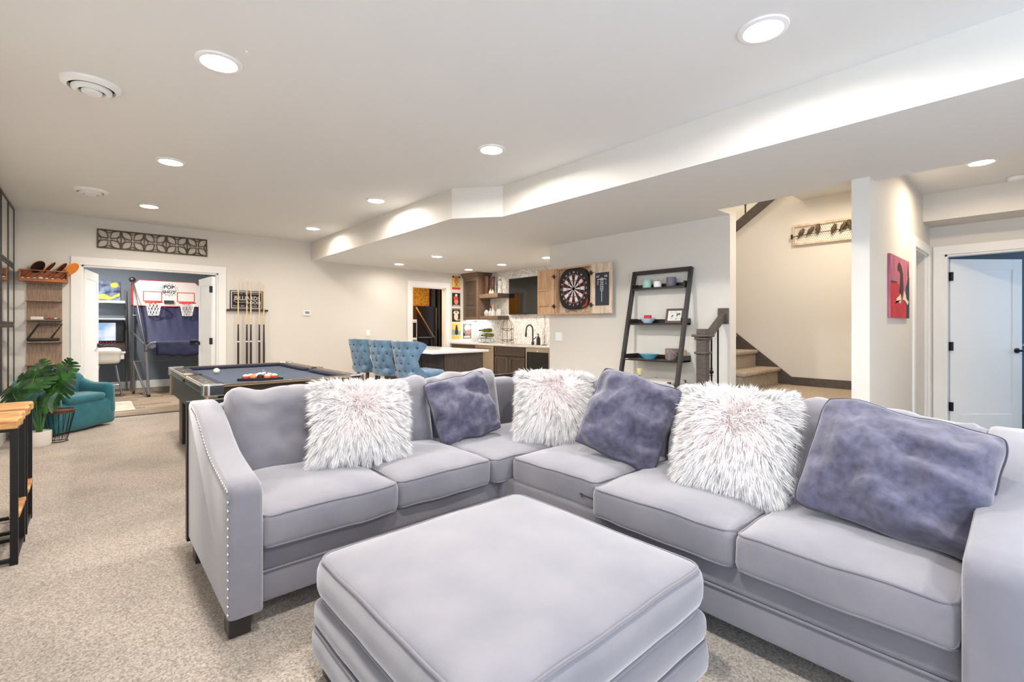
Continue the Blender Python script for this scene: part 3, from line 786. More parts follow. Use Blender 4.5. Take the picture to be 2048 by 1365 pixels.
b2 = MB().rbox((0, 0, .12), (2*hx+.012, 2*hy+.012, .12), .025, (16, 16, 3), fn3).build('lower_band', 'fabric_dark', ot, smooth=True, angle=80)
MB().tube([p+Vector((0, 0, .176)) for p in loop(hx+.004, hy+.004, .03, 0, None)], .005, 6, True).build('piping', 'piping', b2, smooth=True)
for sx in (-1, 1):
    for sy in (-1, 1):
        MB().prism([(sx*(hx-.10), sy*(hy-.10)), (sx*(hx-.02), sy*(hy-.10)), (sx*(hx-.02), sy*(hy-.02)), (sx*(hx-.10), sy*(hy-.02))], 'z', 0, .07).build('foot', 'espresso', ot, bevel=.004)

# ================================================================== LEFT SIDE OF THE ROOM
# ---- window-pane mirrors on the left wall
t = thing('wall_mirror', 'dark-framed grid of mirror panes on the left wall', 'mirror', (XL, 7.55, .52))
rows = [(.52, 1.27), (1.27, 1.98), (1.98, 2.69)]; cols = [(6.70, 7.265), (7.265, 7.83), (7.83, 8.395)]
for z0, z1 in rows:
    for y0, y1 in cols:
        f = .034; x0, x1 = XL+.001, XL+.013
        fr = MB().box(x0, x1, y0+.003, y0+f, z0+.003, z1-.003).box(x0, x1, y1-f, y1-.003, z0+.003, z1-.003).box(x0, x1, y0+f, y1-f, z0+.003, z0+f).box(x0, x1, y0+f, y1-f, z1-f, z1-.003)
        o = fr.build('frame', 'mirror_frame', t, world=True, bevel=.003)
        MB().box(x0, x0+.007, y0+f, y1-f, z0+f, z1-f).build('pane', 'mirror', o).location = -Vector(t.location)

# ---- two wood-topped bar stools by the left wall
def bar_stool(y0, y1, label):
    x0, x1, h = -.66, -.30, .76
    t = thing('bar_stool', label, 'stool', ((x0+x1)/2, (y0+y1)/2, 0), group='wood-topped metal bar stools')
    mb = MB(); n = 14; top = []
    pts = [(x0-.01, y0-.02)]+[(x0+(x1-x0)*i/6, y0-.02+.006*math.sin(i*2.1+y0)) for i in range(1, 6)]+[(x1+.015, y0-.02)]+[(x1+.015+.01*math.sin(i*1.7+y0*3), y0+(y1-y0)*i/6) for i in range(1, 6)]+[(x1+.015, y1+.015), (x0-.01, y1+.015)]
    MB().prism(pts, 'z', h-.045, h).build('seat', 'seat_wood', t, world=True, bevel=.006)
    for x in (x0, x1):
        for y in (y0+.012, y1-.012):
            MB().box(x-.015, x+.015, y-.015, y+.015, 0, h-.046).build('leg', 'black_metal', t, world=True, bevel=.002)
    for z in (.015, h-.062):
        fr = MB(); fr.box(x0, x1, y0, y0+.024, z, z+.02).box(x0, x1, y1-.024, y1, z, z+.02).box(x0-.012, x0+.012, y0, y1, z, z+.02).box(x1-.012, x1+.012, y0, y1, z, z+.02)
        fr.build('frame', 'black_metal', t, world=True, bevel=.002)
    MB().box(x1-.02, x1+.02, y0+.02, y1-.02, .24, .262).build('footrest', 'seat_wood', t, world=True, bevel=.003)
bar_stool(3.58, 3.95, 'wood-topped black metal bar stool nearest the camera at the left edge')
bar_stool(4.06, 4.40, 'wood-topped black metal bar stool further from the camera at the left edge')

# ---- teal slipcovered armchair set diagonally in the corner
t = thing('armchair', 'teal slipcovered armchair turned diagonally in the far left corner', 'armchair', (-.22, 7.81, 0), math.radians(46))
def wob(seed, a=.012):
    return lambda p: (p[0]+a*nz(p, 4, seed), p[1]+a*nz(p, 4, seed+2), p[2]+a*nz(p, 5, seed+4))
# local: front faces -y, width in x; half width .43
MB().rbox((0, .0, .19), (.82, .52, .34), .06, (10, 8, 5), wob(1)).build('base', 'teal', t, smooth=True, angle=80)
MB().rbox((0, -.06, .385), (.52, .42, .10), .045, (10, 8, 3), wob(2)).build('seat', 'teal', t, smooth=True, angle=80)
def slope_arm(seed, sg):
    def fn(p):
        k = max(0, (p[1]+.05)/.30)
        return (p[0]+.012*nz(p, 4, seed), p[1], p[2]+(.12*k*k if p[2] > 0 else 0)+.01*nz(p, 5, seed))
    return fn
for sg in (-1, 1):
    MB().rbox((sg*.345, -.005, .33), (.15, .52, .42), .07, (4, 10, 6), slope_arm(5+sg, sg)).build('arm', 'teal', t, smooth=True, angle=80)
def bk(p):
    u = p[0]/.43
    return (p[0], p[1]+.05*(p[2] > 0)*p[2], p[2]-(.10*abs(u)**2.5 if p[2] > 0 else 0)+.012*nz(p, 4, 3))
MB().rbox((0, .18, .40), (.80, .15, .64), .08, (12, 4, 8), bk).build('backrest', 'teal', t, smooth=True, angle=80)
pl = thing('blue_pillow', 'small slate blue cushion on the teal armchair', 'pillow', (-.27, 7.83, .565), R=pose(math.radians(46), .35, .5))
pillow_mb(.34, .34, .12, 31, .01, 18)[0].build('cover', 'blue_pillow', pl, smooth=True, angle=80)
MB().tube([pillow_pt(u, v, .34, .34, .12, 31, 1, .01) for u, v in [(a/8, -1) for a in range(-8, 8)]+[(1, a/8) for a in range(-8, 8)]+[(-a/8, 1) for a in range(-8, 8)]+[(-1, -a/8) for a in range(-8, 8)]], .004, 5, True).build('piping', 'blue_pillow', pl)

# ---- monstera in a white pot
pt_ = thing('monstera_plant', 'potted monstera with big split leaves in front of the teal armchair', 'plant', (-.40, 6.98, 0))
MB().lathe([(1e-6, 0), (.082, 0), (.092, .02), (.096, .15), (.088, .155), (.084, .14), (1e-6, .13)], n=24).build('pot', 'ceramic', pt_, smooth=True)
MB().lathe([(1e-6, .132), (.085, .136)], n=20).build('soil', 'espresso', pt_, fixn=False)
def leaf_mb(L, W, droop, seed):
    mb = MB(); n = 7
    def P(s, t_, k):   # k fraction of half width, t_ along the rib
        w = W*(math.sin(PI*min(1, t_*.9+.12))**.7)
        y = L*t_+(-.16*L*k*(1-t_)*1.2 if t_ < .5 else 0)+.10*L*k
        x = s*w*k
        z = -droop*(t_**2)*L-.22*abs(x)*(k)+.02*math.sin(t_*9+seed)
        return (x, y, z)
    for s in (-1, 1):
        for i in range(n):
            a, b = i/n, (i+1)/n; g = .035 if i % 2 == 0 else .022
            pts = [P(s, a, 0), P(s, b, 0), P(s, b, .42), P(s, b-g, 1.0), P(s, (a+b)/2, 1.08), P(s, a+g, 1.0), P(s, a, .42)]
            q0 = P(s, (a+b)/2, .42)
            mb.add([pts[0], pts[1], pts[2], q0, pts[6]], [(0, 1, 2, 3, 4)])
            mb.add([pts[6], q0, pts[2], pts[3], pts[4], pts[5]], [(0, 1, 4, 5), (1, 2, 3, 4)])
    tip = [P(0, 1, 0), P(1, .97, .3), (0, L*1.12, -droop*L*1.2), P(-1, .97, .3)]
    mb.add(tip, [(0, 1, 2, 3)])
    return mb
cr = srgb
right = Vector((.747, -.665, 0)); toward = Vector((-.665, -.747, 0))
for k, (px, pz, tw, ang, pitch, L, W) in enumerate([
        (-.02, .66, .06, 0.10, .55, .27, .19), (-.13, .52, .12, 0.8, .45, .24, .18), (.10, .62, -.06, -.75, .35, .26, .18),
        (-.10, .74, -.10, .25, .2, .24, .13), (.05, .46, .02, -1.5, .6, .22, .12), (.10, .76, -.16, -.25, .15, .22, .12),
        (-.13, .66, .0, .9, .5, .20, .12), (-.03, .40, .16, 2.4, .9, .2, .11)]):
    base = Vector((0, 0, .14)); tip = right*px+toward*tw+Vector((0, 0, pz))
    mid = (base+tip)/2+Vector((0, 0, .08))-tip.normalized()*.02
    st = MB().tube([base+right*(px*.2), base*.6+mid*.4+right*px*.1, mid, tip], [.007, .006, .005, .004], 6)
    so = st.build('stem', 'stem', pt_, smooth=True)
    # leaf plane faces the room: up axis = leaf direction
    up = (Vector((0, 0, 1))*math.cos(ang)+right*(-math.sin(ang))).normalized()
    pitch *= .6; nrm = (toward*math.cos(pitch)+Vector((0, 0, 1))*math.sin(pitch)).normalized()
    y = (-up*.35+(-up).cross(nrm).cross(-up)*0+Vector((0, 0, 0)))
    d = (up-nrm*up.dot(nrm)).normalized(); x = d.cross(nrm)
    R = Matrix((x, d, nrm)).transposed()
    lm = leaf_mb(L, W, .14, k); lm.v = [tuple(tip-d*L*.35+R @ Vector(v)) for v in lm.v]
    lo = lm.build('leaf', 'leaf', pt_, smooth=True, fixn=False, angle=60)
    MB().tube([tip-d*L*.35+R @ Vector((0, L*q, -.14*q*q*L+.003)) for q in (0, .3, .6, 1)], [.004, .003, .002, .001], 5).build('midrib', 'stem', lo)

# ---- wire side table with rusty round top
t = thing('wire_side_table', 'small round wire side table with a rusty rim beside the plant pot', 'table', (-.26, 7.10, 0))
MB().lathe([(1e-6, .325), (.125, .325), (.135, .315), (.138, .345), (.132, .348), (.126, .335), (1e-6, .335)], n=28).build('top', 'rust', t, smooth=True)
for k in range(8):
    a = 2*PI*k/8
    MB().tube([(.13*math.cos(a), .13*math.sin(a), .32), (.07*math.cos(a+.15), .07*math.sin(a+.15), .02), (.07*math.cos(a+.35), .07*math.sin(a+.35), .02), (.13*math.cos(a+.5), .13*math.sin(a+.5), .32)], .0028, 5).build('wire', 'black_metal', t, smooth=True)
MB().tube([(.075*math.cos(2*PI*i/24), .075*math.sin(2*PI*i/24), .006) for i in range(24)], .004, 6, True).build('base_ring', 'black_metal', t)

# ---- narrow wooden wall shelf with paddle box and things on it
t = thing('wall_shelf', 'narrow greyish wood wall shelf unit left of the double doorway', 'shelf', (-.435, YB-.001, .30))
MB().box(-.595, -.275, YB-.02, YB-.002, .30, 1.80).build('back_panel', 'shelf_wood', t, world=True)
SH = [.72, .93, 1.165, 1.352, 1.585, 1.80]
SH = [.50, .775, 1.058, 1.335, 1.575, 1.80]
for z in SH:
    MB().box(-.60, -.272, YB-.115, YB-.02, z-.013, z).build('shelf', 'shelf_wood', t, world=True, bevel=.002)
t = thing('paddle_box', 'open reddish wood box of table tennis gear on top of the wall shelf', 'box', (-.435, YB-.07, 1.803))
bx = MB().box(-.655, -.215, YB-.13, YB-.02, 1.803, 1.818).box(-.655, -.64, YB-.13, YB-.02, 1.818, 1.95).box(-.23, -.215, YB-.13, YB-.02, 1.818, 1.95).box(-.655, -.215, YB-.034, YB-.02, 1.818, 1.95)
bx.build('body', 'box_wood', t, world=True, bevel=.002)
MB().box(-.655, -.215, YB-.142, YB-.13, 1.803, 1.845).build('front_lip', 'box_wood', t, world=True, bevel=.002)
MB().box(-.655, -.215, YB-.142, YB-.13, 1.938, 1.95).build('top_rail', 'box_wood', t, world=True, bevel=.002)
for k, (x, m, yaw) in enumerate(((-.60, 'paddle_dark', .95), (-.495, 'paddle_red', 1.42), (-.39, 'paddle_red', 1.36), (-.285, 'paddle_orange', 1.0))):
    lab = ['table tennis paddle with black face and pale edge, leftmost in the box', 'dark red table tennis paddle seen edge-on, second in the box', 'dark red table tennis paddle seen edge-on, third in the box', 'bright orange table tennis paddle, rightmost in the box'][k]
    Rp = Matrix.Rotation(math.radians(38), 4, 'Y') @ Matrix.Rotation(yaw, 4, 'Z')
    t = thing('table_tennis_paddle', lab, 'paddle', (x, YB-.085, 1.858), R=Rp, group='table tennis paddles in the wall box')
    hd = MB().cyl((0, -.0, 0), (0, 0, .001), .001)
    prof = [(.082*math.sin(a)*(1 if a < 2.6 else 1), .17-.088*math.cos(a)) for a in [2*PI*i/24 for i in range(24)]]
    MB().prism(prof, 'y', -.0035, .0035).build('blade', 'paddle_light', t)
    MB().prism([(q*.97, (z-.17)*.97+.17) for q, z in prof], 'y', -.0065, -.0036).build('rubber', m, t)
    MB().prism([(q*.97, (z-.17)*.97+.17) for q, z in prof], 'y', .0036, .0065).build('rubber', m, t)
    MB().rbox((0, 0, .035), (.03, .024, .11), .008, (3, 3, 5)).build('handle', 'paddle_wood', t, smooth=True)
for k in range(8):
    big = k == 3
    x = -.625+k*.053; r = .024 if big else .019
    b = MB().sph((x, YB-.108, 1.819+r), r, 14, 8).build('table_tennis_ball', 'ball_white' if k < 6 else 'paddle_light', None, smooth=True)
    tag(b, ['leftmost white', 'second white', 'third white', 'large white', 'fifth white', 'sixth white', 'pale orange', 'rightmost pale orange'][k]+' ball lying along the front of the paddle box', 'ball', 'balls in the paddle box')
t = thing('chalk_box', 'long white marker box on the third shelf of the wall unit', 'box', (-.50, YB-.07, 1.335))
MB().box(-.056, .056, -.02, .02, .0, .034).build('box', 'white_paint', t, bevel=.003); MB().box(-.05, .05, -.0215, -.0201, .008, .026).build('paper_label', 'trunk', t)
o = MB().rbox((-.385, YB-.075, 1.348), (.04, .03, .024), .006, (3, 3, 3)).build('eraser', 'candy_red', None, smooth=True); tag(o, 'small red eraser next to the white marker box', 'eraser')
o = MB().rbox((-.335, YB-.075, 1.347), (.028, .03, .022), .006, (3, 3, 3)).build('eraser', 'white_paint', None, smooth=True); tag(o, 'small white block right of the red eraser', 'eraser')
o = MB().cyl((-.43, YB-.095, 1.340), (-.29, YB-.095, 1.340), .005, n=10).build('pen', 'black', None); tag(o, 'thin black pen lying along the shelf edge', 'pen')
t = thing('folding_stand', 'black folding metal stand leaning on the wall shelf', 'stand', (-.44, YB-.09, 1.058))
MB().tube([(-.15, 0, .02), (-.045, 0, .215), (.165, 0, .215), (.06, 0, .03)], .011, 8).build('bent_frame', 'black', t, smooth=True)
MB().rbox((-.0, 0, .025), (.29, .06, .035), .012, (6, 3, 3)).build('base_tray', 'black', t, smooth=True)
MB().box(-.03, .13, -.012, .012, .206, .226).build('top_bar', 'black', t, bevel=.004)

# ---- carved panel above the double door
t = thing('carved_wall_panel', 'long dark carved wood panel of five flower medallions above the doorway', 'wall decor', (.688, YB-.002, 2.302))
x0, x1, z0, z1 = .062, 1.314, 2.302, 2.558
MB().box(x0, x1, YB-.006, YB-.002, z0, z1).build('backing', 'panel_light', t, world=True)
e = .016
MB().box(x0, x1, YB-.026, YB-.006, z0, z0+e).box(x0, x1, YB-.026, YB-.006, z1-e, z1).box(x0, x0+e, YB-.026, YB-.006, z0+e, z1-e).box(x1-e, x1, YB-.026, YB-.006, z0+e, z1-e).build('frame', 'panel_wood', t, world=True, bevel=.002)
w5 = (x1-x0)/5
for k in range(5):
    cx, cz = x0+w5*(k+.5), (z0+z1)/2; hw, hh = w5/2, (z1-z0)/2
    mb = MB()
    def arc(ax, az, bx_, bz, bul, wd=.011, n=10):
        a, b = Vector((ax, az)), Vector((bx_, bz)); d = b-a; nn = Vector((-d.y, d.x)).normalized()
        pts = [a+d*(i/n)+nn*bul*math.sin(PI*i/n) for i in range(n+1)]
        for i in range(n):
            tdir = (pts[i+1]-pts[i]).normalized(); s_ = Vector((-tdir.y, tdir.x))*wd/2
            mb.prism([tuple(pts[i]-s_), tuple(pts[i+1]-s_), tuple(pts[i+1]+s_), tuple(pts[i]+s_)], 'y', YB-.022, YB-.006)
    for sx in (-1, 1):
        for sz in (-1, 1):
            for bul in (-.042, .042):
                arc(cx+sx*.012, cz+sz*.012, cx+sx*(hw-.008), cz+sz*(hh-.01), bul)
    for s_ in (-1, 1):
        for q in (-1, 1):
            arc(cx+q*.052, cz+s_*(hh-.012), cx, cz+s_*(hh-.046), .0, .009, 2); arc(cx+s_*(hw-.008), cz+q*.052, cx+s_*(hw-.046), cz, 0, .009, 2)
    if k: mb.box(x0+w5*k-.006, x0+w5*k+.006, YB-.024, YB-.006, z0+e, z1-e)
    mb.build('medallion', 'panel_wood', t, world=True)

# ---- billiards sign, cue rack and cues
t = thing('billiards_sign', 'black framed billiards room sign behind the pool cues', 'sign', (1.85, YB-.001, 1.52))
MB().rbox((1.85, YB-.011, 1.665), (.47, .02, .295), .009, (4, 2, 4)).build('frame', 'black', t, world=True, smooth=True)
MB().box(1.628, 2.072, YB-.0225, YB-.021, 1.53, 1.80).build('border', 'board_white', t, world=True)
MB().box(1.642, 2.058, YB-.0240, YB-.0226, 1.543, 1.787).build('face', 'sign_black', t, world=True)
tx = MB(); Yt = YB-.0248
text_mb("A J'S", .036, R_NEGY, (1.85, Yt, 1.765), mb=tx); text_mb('BILLIARDS', .088, R_NEGY, (1.855, Yt, 1.69), mb=tx, sx=.92, bold=.0015)
text_mb('ROOM', .068, R_NEGY, (1.945, Yt, 1.622), mb=tx, bold=.0015); text_mb("RACK 'EM", .036, R_NEGY, (1.735, Yt, 1.568), mb=tx); text_mb("CRACK 'EM", .036, R_NEGY, (1.965, Yt, 1.568), mb=tx)
tx.box(1.66, 1.79, Yt-.001, Yt, 1.763, 1.769).box(1.91, 2.04, Yt-.001, Yt, 1.763, 1.769)
tx.tube([(1.675, Yt, 1.68), (1.665, Yt, 1.65), (1.70, Yt, 1.625), (1.80, Yt, 1.63), (1.87, Yt, 1.64)], .0035, 4)
tx.prism([(1.83, 1.552), (1.87, 1.552), (1.85, 1.59)], 'y', Yt-.001, Yt)
tx.build('lettering', 'board_white', t, world=True, fixn=False)
t = thing('cue_rack', 'dark wooden cue rack bar under the billiards sign', 'cue rack', (1.87, YB-.03, 1.49))
MB().box(1.585, 2.09, YB-.05, YB-.002, 1.49, 1.52).build('bar', 'cue_dark', t, world=True, bevel=.006)
for x in (1.59, 2.13): MB().rbox((x, YB-.03, 1.503), (.045, .055, .03), .01, (3, 3, 3)).build('end_knob', 'cue_dark', t, world=True, smooth=True)
MB().box(2.09, 2.14, YB-.02, YB-.002, 1.49, 1.515).build('mount', 'cue_dark', t, world=True)
MB().box(1.58, 2.14, YB-.09, YB-.002, .10, .13).build('floor_ledge', 'cue_dark', t, world=True, bevel=.005)
for k, (x, top) in enumerate(((1.718, 1.985), (1.838, 1.980), (1.895, 1.980), (2.017, 1.980), (2.083, 1.945))):
    y0, y1 = YB-.068, YB-.07; zb = .131; hgt = top-zb
    lab = ['pool cue leaning in the rack, leftmost of five', 'pool cue leaning in the rack, second from the doorway', 'pool cue leaning in the rack, in the middle of five', 'pool cue leaning in the rack, fourth from the doorway', 'pool cue with plain dark butt, rightmost of five'][k]
    t = thing('pool_cue', lab, 'pool cue', (x, y0, zb), group='pool cues in the wall rack')
    MB().cyl((0, 0, 0), (0, 0, 1.0-zb), .0155, .0145, 12).build('butt', 'cue_dark', t, smooth=True)
    if k < 4: MB().cyl((0, 0, 1.0-zb), (0, 0, 1.02-zb), .0158, n=12).build('ring', 'white_paint', t, smooth=True)
    MB().cyl((0, 0, 1.0-zb+(.02 if k < 4 else 0)), (0, 0, 1.28-zb), .0135, .010, 12).build('forearm', 'cue_dark', t, smooth=True)
    MB().cyl((0, 0, 1.28-zb), (0, 0, hgt-.012), .0105, .0065, 12).build('shaft', 'maple', t, smooth=True)
    MB().cyl((0, 0, hgt-.012), (0, 0, hgt), .0066, .0062, 12).build('tip', 'white_paint', t, smooth=True)
t = thing('thermostat', 'small white thermostat with grey display on the back wall', 'thermostat', (2.77, YB-.012, 1.43))
MB().rbox((0, 0, .045), (.125, .022, .09), .01, (3, 2, 3)).build('body', 'white_paint', t, smooth=True); MB().box(-.035, .04, -.0125, -.0115, .035, .075).build('display', 'plastic_grey', t)
def wall_plate(loc, rz, label, kind='switch', w=.075, h=.12, nr=1):
    t = thing('wall_plate', label, 'switch' if kind == 'switch' else 'outlet', loc, rz)
    MB().rbox((0, -.004, h/2), (w, .008, h), .003, (3, 2, 3)).build('plate', 'white_paint', t, smooth=True)
    for i in range(nr):
        cx = (i-(nr-1)/2)*.046
        MB().box(cx-.016, cx+.016, -.0125, -.008, h/2-.032, h/2+.032).build('rocker', 'white_paint', t, bevel=.001)
wall_plate((3.88, YB-.001, 1.06), 0, 'white switch plate on the back wall above the blue stools')
wall_plate((4.829, 4.45, 1.045), -PI/2, 'white double switch plate under the dartboard cabinet', 'switch', .12, .12, 2)

# ---- pool table
T = thing('pool_table', 'dark pool table with slate blue cloth and metal corner caps', 'pool table', (1.26, 5.27, 0))
px0, px1, py0, py1, pz = -.62, .62, -1.10, 1.10, .80
MB().prism([(px0+.03, py0+.03), (px1-.03, py0+.03), (px1-.03, py1-.03), (px0+.03, py1-.03)], 'z', .50, .725).build('apron', 'pool_body', T, bevel=.01)
MB().box(px0+.12, px1-.12, py0+.12, py1-.12, .735, .765).build('cloth_bed', 'pool_cloth', T)
rw = .11
for nm, (a, b, c, d) in {'L': (px0, px0+rw, py0+.09, -.07), 'L2': (px0, px0+rw, .07, py1-.09), 'R': (px1-rw, px1, py0+.09, -.07), 'R2': (px1-rw, px1, .07, py1-.09), 'N': (px0+.09, px1-.09, py0, py0+rw), 'F': (px0+.09, px1-.09, py1-rw, py1)}.items():
    r = MB().box(a, b, c, d, .725, pz).build('rail', 'pool_rail', T, bevel=.012)
    n = 3 if nm not in 'NF' else 3
    for i in range(n):
        f = (i+1)/(n+1)
        if nm in 'NF': cx, cy = a+(b-a)*f, (c+d)/2
        else: cx, cy = (a+b)/2, c+(d-c)*f
        MB().prism([(cx-.011, cy), (cx, cy-.011), (cx+.011, cy), (cx, cy+.011)], 'z', pz, pz+.0012).build('rail_sight', 'ivory', r)
cu = MB
cw = .05
def cush(pts): return MB().prism(pts, 'z', .768, pz-.004).build('cushion', 'pool_cushion', T, bevel=.008)
for s in (-1, 1):
    xi = s*(px1-rw); xo = xi-s*cw
    for y0, y1 in ((py0+rw+.05, -.06), (.06, py1-rw-.05)): cush([(xi, y0), (xi, y1), (xo, y1-.03), (xo, y0+.03)])
    yi = s*(py1-rw); yo = yi-s*cw
    cush([(px0+rw+.05, yi), (px1-rw-.05, yi), (px1-rw-.09, yo), (px0+rw+.09, yo)])
for sx in (-1, 1):
    for sy in (-1, 0, 1):
        cx, cy = sx*(px1-rw+.005), sy*(py1-rw+.005)
        MB().lathe([(1e-6, .766), (.056, .7665), (.056, .768)], (cx, cy, .0), n=20).build('pocket', 'black', T)
        if sy:
            c = MB().prism([(cx-sx*.02, cy+sy*.115), (cx+sx*.115-sx*.03, cy+sy*.115), (cx+sx*.115, cy+sy*.085), (cx+sx*.115, cy-sy*.02), (cx+sx*.06, cy-sy*.02), (cx+sx*.04, cy+sy*.03), (cx-sx*.02, cy+sy*.06)], 'z', .72, pz+.008)
            c.build('corner_cap', 'chrome', T, bevel=.008)
            MB().prism([(cx+sx*.02, cy+sy*.10), (cx+sx*.09, cy+sy*.10), (cx+sx*.10, cy+sy*.09), (cx+sx*.10, cy+sy*.02), (cx+sx*.02, cy+sy*.02)], 'z', .50, .72).build('corner_post', 'pool_metal', T, bevel=.01)
        else:
            MB().tube([(sx*(px1+.004), -.05, pz-.03), (sx*(px1+.004), -.05, pz+.004), (sx*(px1-.06), -.05, pz+.006), (sx*(px1-.06), .05, pz+.006), (sx*(px1+.004), .05, pz+.004), (sx*(px1+.004), .05, pz-.03)], .006, 6).build('side_pocket_trim', 'pool_metal', T, smooth=True)
MB().tube([(px0-.004, py0+.09, pz-.012), (px0-.004, py1-.09, pz-.012)], .007, 6).build('edge_trim', 'pool_metal', T, smooth=True)
MB().tube([(px0+.09, py0-.004, pz-.012), (px1-.09, py0-.004, pz-.012)], .007, 6).build('edge_trim', 'pool_metal', T, smooth=True)
for sx in (-1, 1):
    for sy in (-1, 1):
        MB().prism([(sx*.38, sy*.78), (sx*.54, sy*.78), (sx*.54, sy*1.0), (sx*.38, sy*1.0)], 'z', 0, .50).build('leg', 'pool_body', T, bevel=.012)
br = .0286
b = MB().sph((.96, 5.62, .7652+br), br, 20, 14).build('cue_ball', 'ivory', None, smooth=True); tag(b, 'cream cue ball alone on the pool table cloth', 'pool ball')
o = MB().lathe([(1e-6, .0), (.012, 0), (.012, .001)], (1.42, 5.72, .7652), n=12).build('spot_sticker', 'white_paint'); tag(o, 'white foot spot sticker on the pool cloth', 'sticker')
# rack of balls near the camera end
d = 2*br+.0006; k = 0
names = ['first', 'second', 'third', 'fourth', 'fifth', 'sixth', 'seventh', 'eighth', 'ninth']
colr = ['ball_red', 'ball_white', 'ball_red', 'ball_white', 'ball_red', 'ball_orange', 'ball_white', 'ball_orange', 'ball_white', 'ball_white']
apex = Vector((1.03, 4.72)); dirv = Vector((1, .12)).normalized(); perp = Vector((-dirv.y, dirv.x))
balls = []
for r_ in range(5):
    for c_ in range(r_+1):
        if r_ == 4 and c_ > 4: continue
        p = apex+dirv*(r_*d*.866)+perp*((c_-r_/2)*d)
        balls.append(p)
wd = ['front tip', 'second row near', 'second row far', 'third row near', 'third row middle', 'third row far', 'fourth row near', 'fourth row inner near', 'fourth row inner far', 'fourth row far', 'last row near', 'last row second', 'last row middle', 'last row fourth', 'last row far']
for i, p in enumerate(balls):
    m2 = ['ball_red', 'ball_orange', 'ball_red', 'black_gloss', 'ball_white'][i % 5]
    stripe = i % 2 == 0
    t = thing('pool_ball', 'pool ball in the rack, %s ball' % wd[i], 'pool ball', (p.x, p.y, .7652), R=Matrix.Rotation(.4*i, 4, 'Z') @ Matrix.Rotation(0.0, 4, 'X'), group='racked pool balls')
    g = MB(); prof = [(max(1e-6, math.sin(PI*j/12))*br, br-math.cos(PI*j/12)*br) for j in range(13)]
    if stripe:
        MB().lathe(prof[:5], n=18).build('lower_shell', 'ball_white', t, smooth=True); MB().lathe(prof[8:], n=18).build('upper_shell', 'ball_white', t, smooth=True)
        MB().lathe(prof[4:9], n=18).build('stripe', m2, t, smooth=True)
    else:
        MB().lathe(prof, n=18).build('sphere', m2, t, smooth=True)
        MB().lathe([(1e-6, 2*br+.0002), (br*.45, 2*br-br*.1)], n=12).build('number_spot', 'ball_white', t, fixn=False)
t = thing('ball_rack', 'black triangular ball rack around the pool balls', 'ball rack', (1.14, 4.73, .7652))
far = apex+dirv*(4*d*.866); e_ = br*2.1
tri = [apex-dirv*br*2.3, far+dirv*br*1.4+perp*(2*d+e_*1.3), far+dirv*br*1.4-perp*(2*d+e_*1.3)]
for i in range(3):
    a, b = tri[i], tri[(i+1) % 3]
    MB().bar((a.x, a.y, .7652+.0125), (b.x, b.y, .7652+.0125), .014, .025).build('rack_side', 'black', t, world=True, bevel=.003)

# ================================================================== GAME ROOM
t = thing('basketball_arcade', 'indoor two-hoop basketball arcade game with navy ball return', 'basketball game', (1.18, 11.2, 0))
def gp(mb, n, m, par=t, **k): return mb.build(n, m, par, world=True, **k)
bx0, bx1, bz0, bz1, bY = .60, 1.70, 1.64, 2.15, 11.60
oct_ = lambda e, c=.10: [(bx0+e, bz0+e), (bx1-e, bz0+e), (bx1-e, bz1-c), (bx1-c, bz1-e), (bx0+c, bz1-e), (bx0+e, bz1-c)]
gp(MB().prism(oct_(0), 'y', bY, bY+.03), 'backboard_edge', 'red')
brd = gp(MB().prism(oct_(.014), 'y', bY-.004, bY), 'backboard', 'board_white')
tx = text_mb('POP', .095, R_NEGY, (1.165, bY-.006, 2.025), bold=.003); text_mb('A', .035, R_NEGY, (1.165, bY-.006, 1.975), mb=tx); text_mb('SHOT', .078, R_NEGY, (1.165, bY-.006, 1.93), mb=tx, bold=.003)
for k in range(16):
    a = 2*PI*k/16; tx.sph((1.165+.145*math.cos(a), bY-.006, 1.975+.125*math.sin(a)), .008, 6, 4, (1, .3, 1))
tx.tube([(1.165+.115*math.cos(2*PI*i/28), bY-.006, 1.975+.10*math.sin(2*PI*i/28)) for i in range(28)], .004, 4, True)
gp(tx, 'logo_lettering', 'navy', fixn=False)
for cx in (.905, 1.445):
    f = MB(); a, b, c, d = cx-.15, cx+.15, 1.74, 1.935
    f.box(a, b, bY-.008, bY-.004, d-.014, d).box(a, b, bY-.008, bY-.004, c, c+.014).box(a, a+.014, bY-.008, bY-.004, c+.014, d-.014).box(b-.014, b, bY-.008, bY-.004, c+.014, d-.014)
    gp(f, 'target_square', 'red')
    hz = 1.715; hy = bY-.19; hr = .135
    rim = gp(MB().tube([(cx+hr*math.cos(2*PI*i/28), hy+hr*math.sin(2*PI*i/28), hz) for i in range(28)], .011, 8, True).box(cx-.07, cx+.07, bY-.06, bY-.004, hz-.03, hz+.012), 'hoop', 'rim', smooth=True)
    net = MB(); K = 12
    for s in (-1, 1):
        for k in range(K):
            net.tube([(cx+(hr-.055*q**.7)*math.cos(2*PI*(k+s*q*2.0)/K), hy+(hr-.055*q**.7)*math.sin(2*PI*(k+s*q*2.0)/K), hz-.26*q) for q in (0, .15, .3, .45, .6, .75, .9, 1)], .0042, 4)
    net.tube([(cx+.08*math.cos(2*PI*i/20), hy+.08*math.sin(2*PI*i/20), hz-.255) for i in range(20)], .005, 4, True)
    o = net.build('net', 'net', rim); o.location = -Vector(t.location); o['kind'] = 'stuff'
gp(MB().box(1.085, 1.245, bY-.03, bY-.004, 1.70, 1.765), 'scoreboard', 'black', bevel=.004)
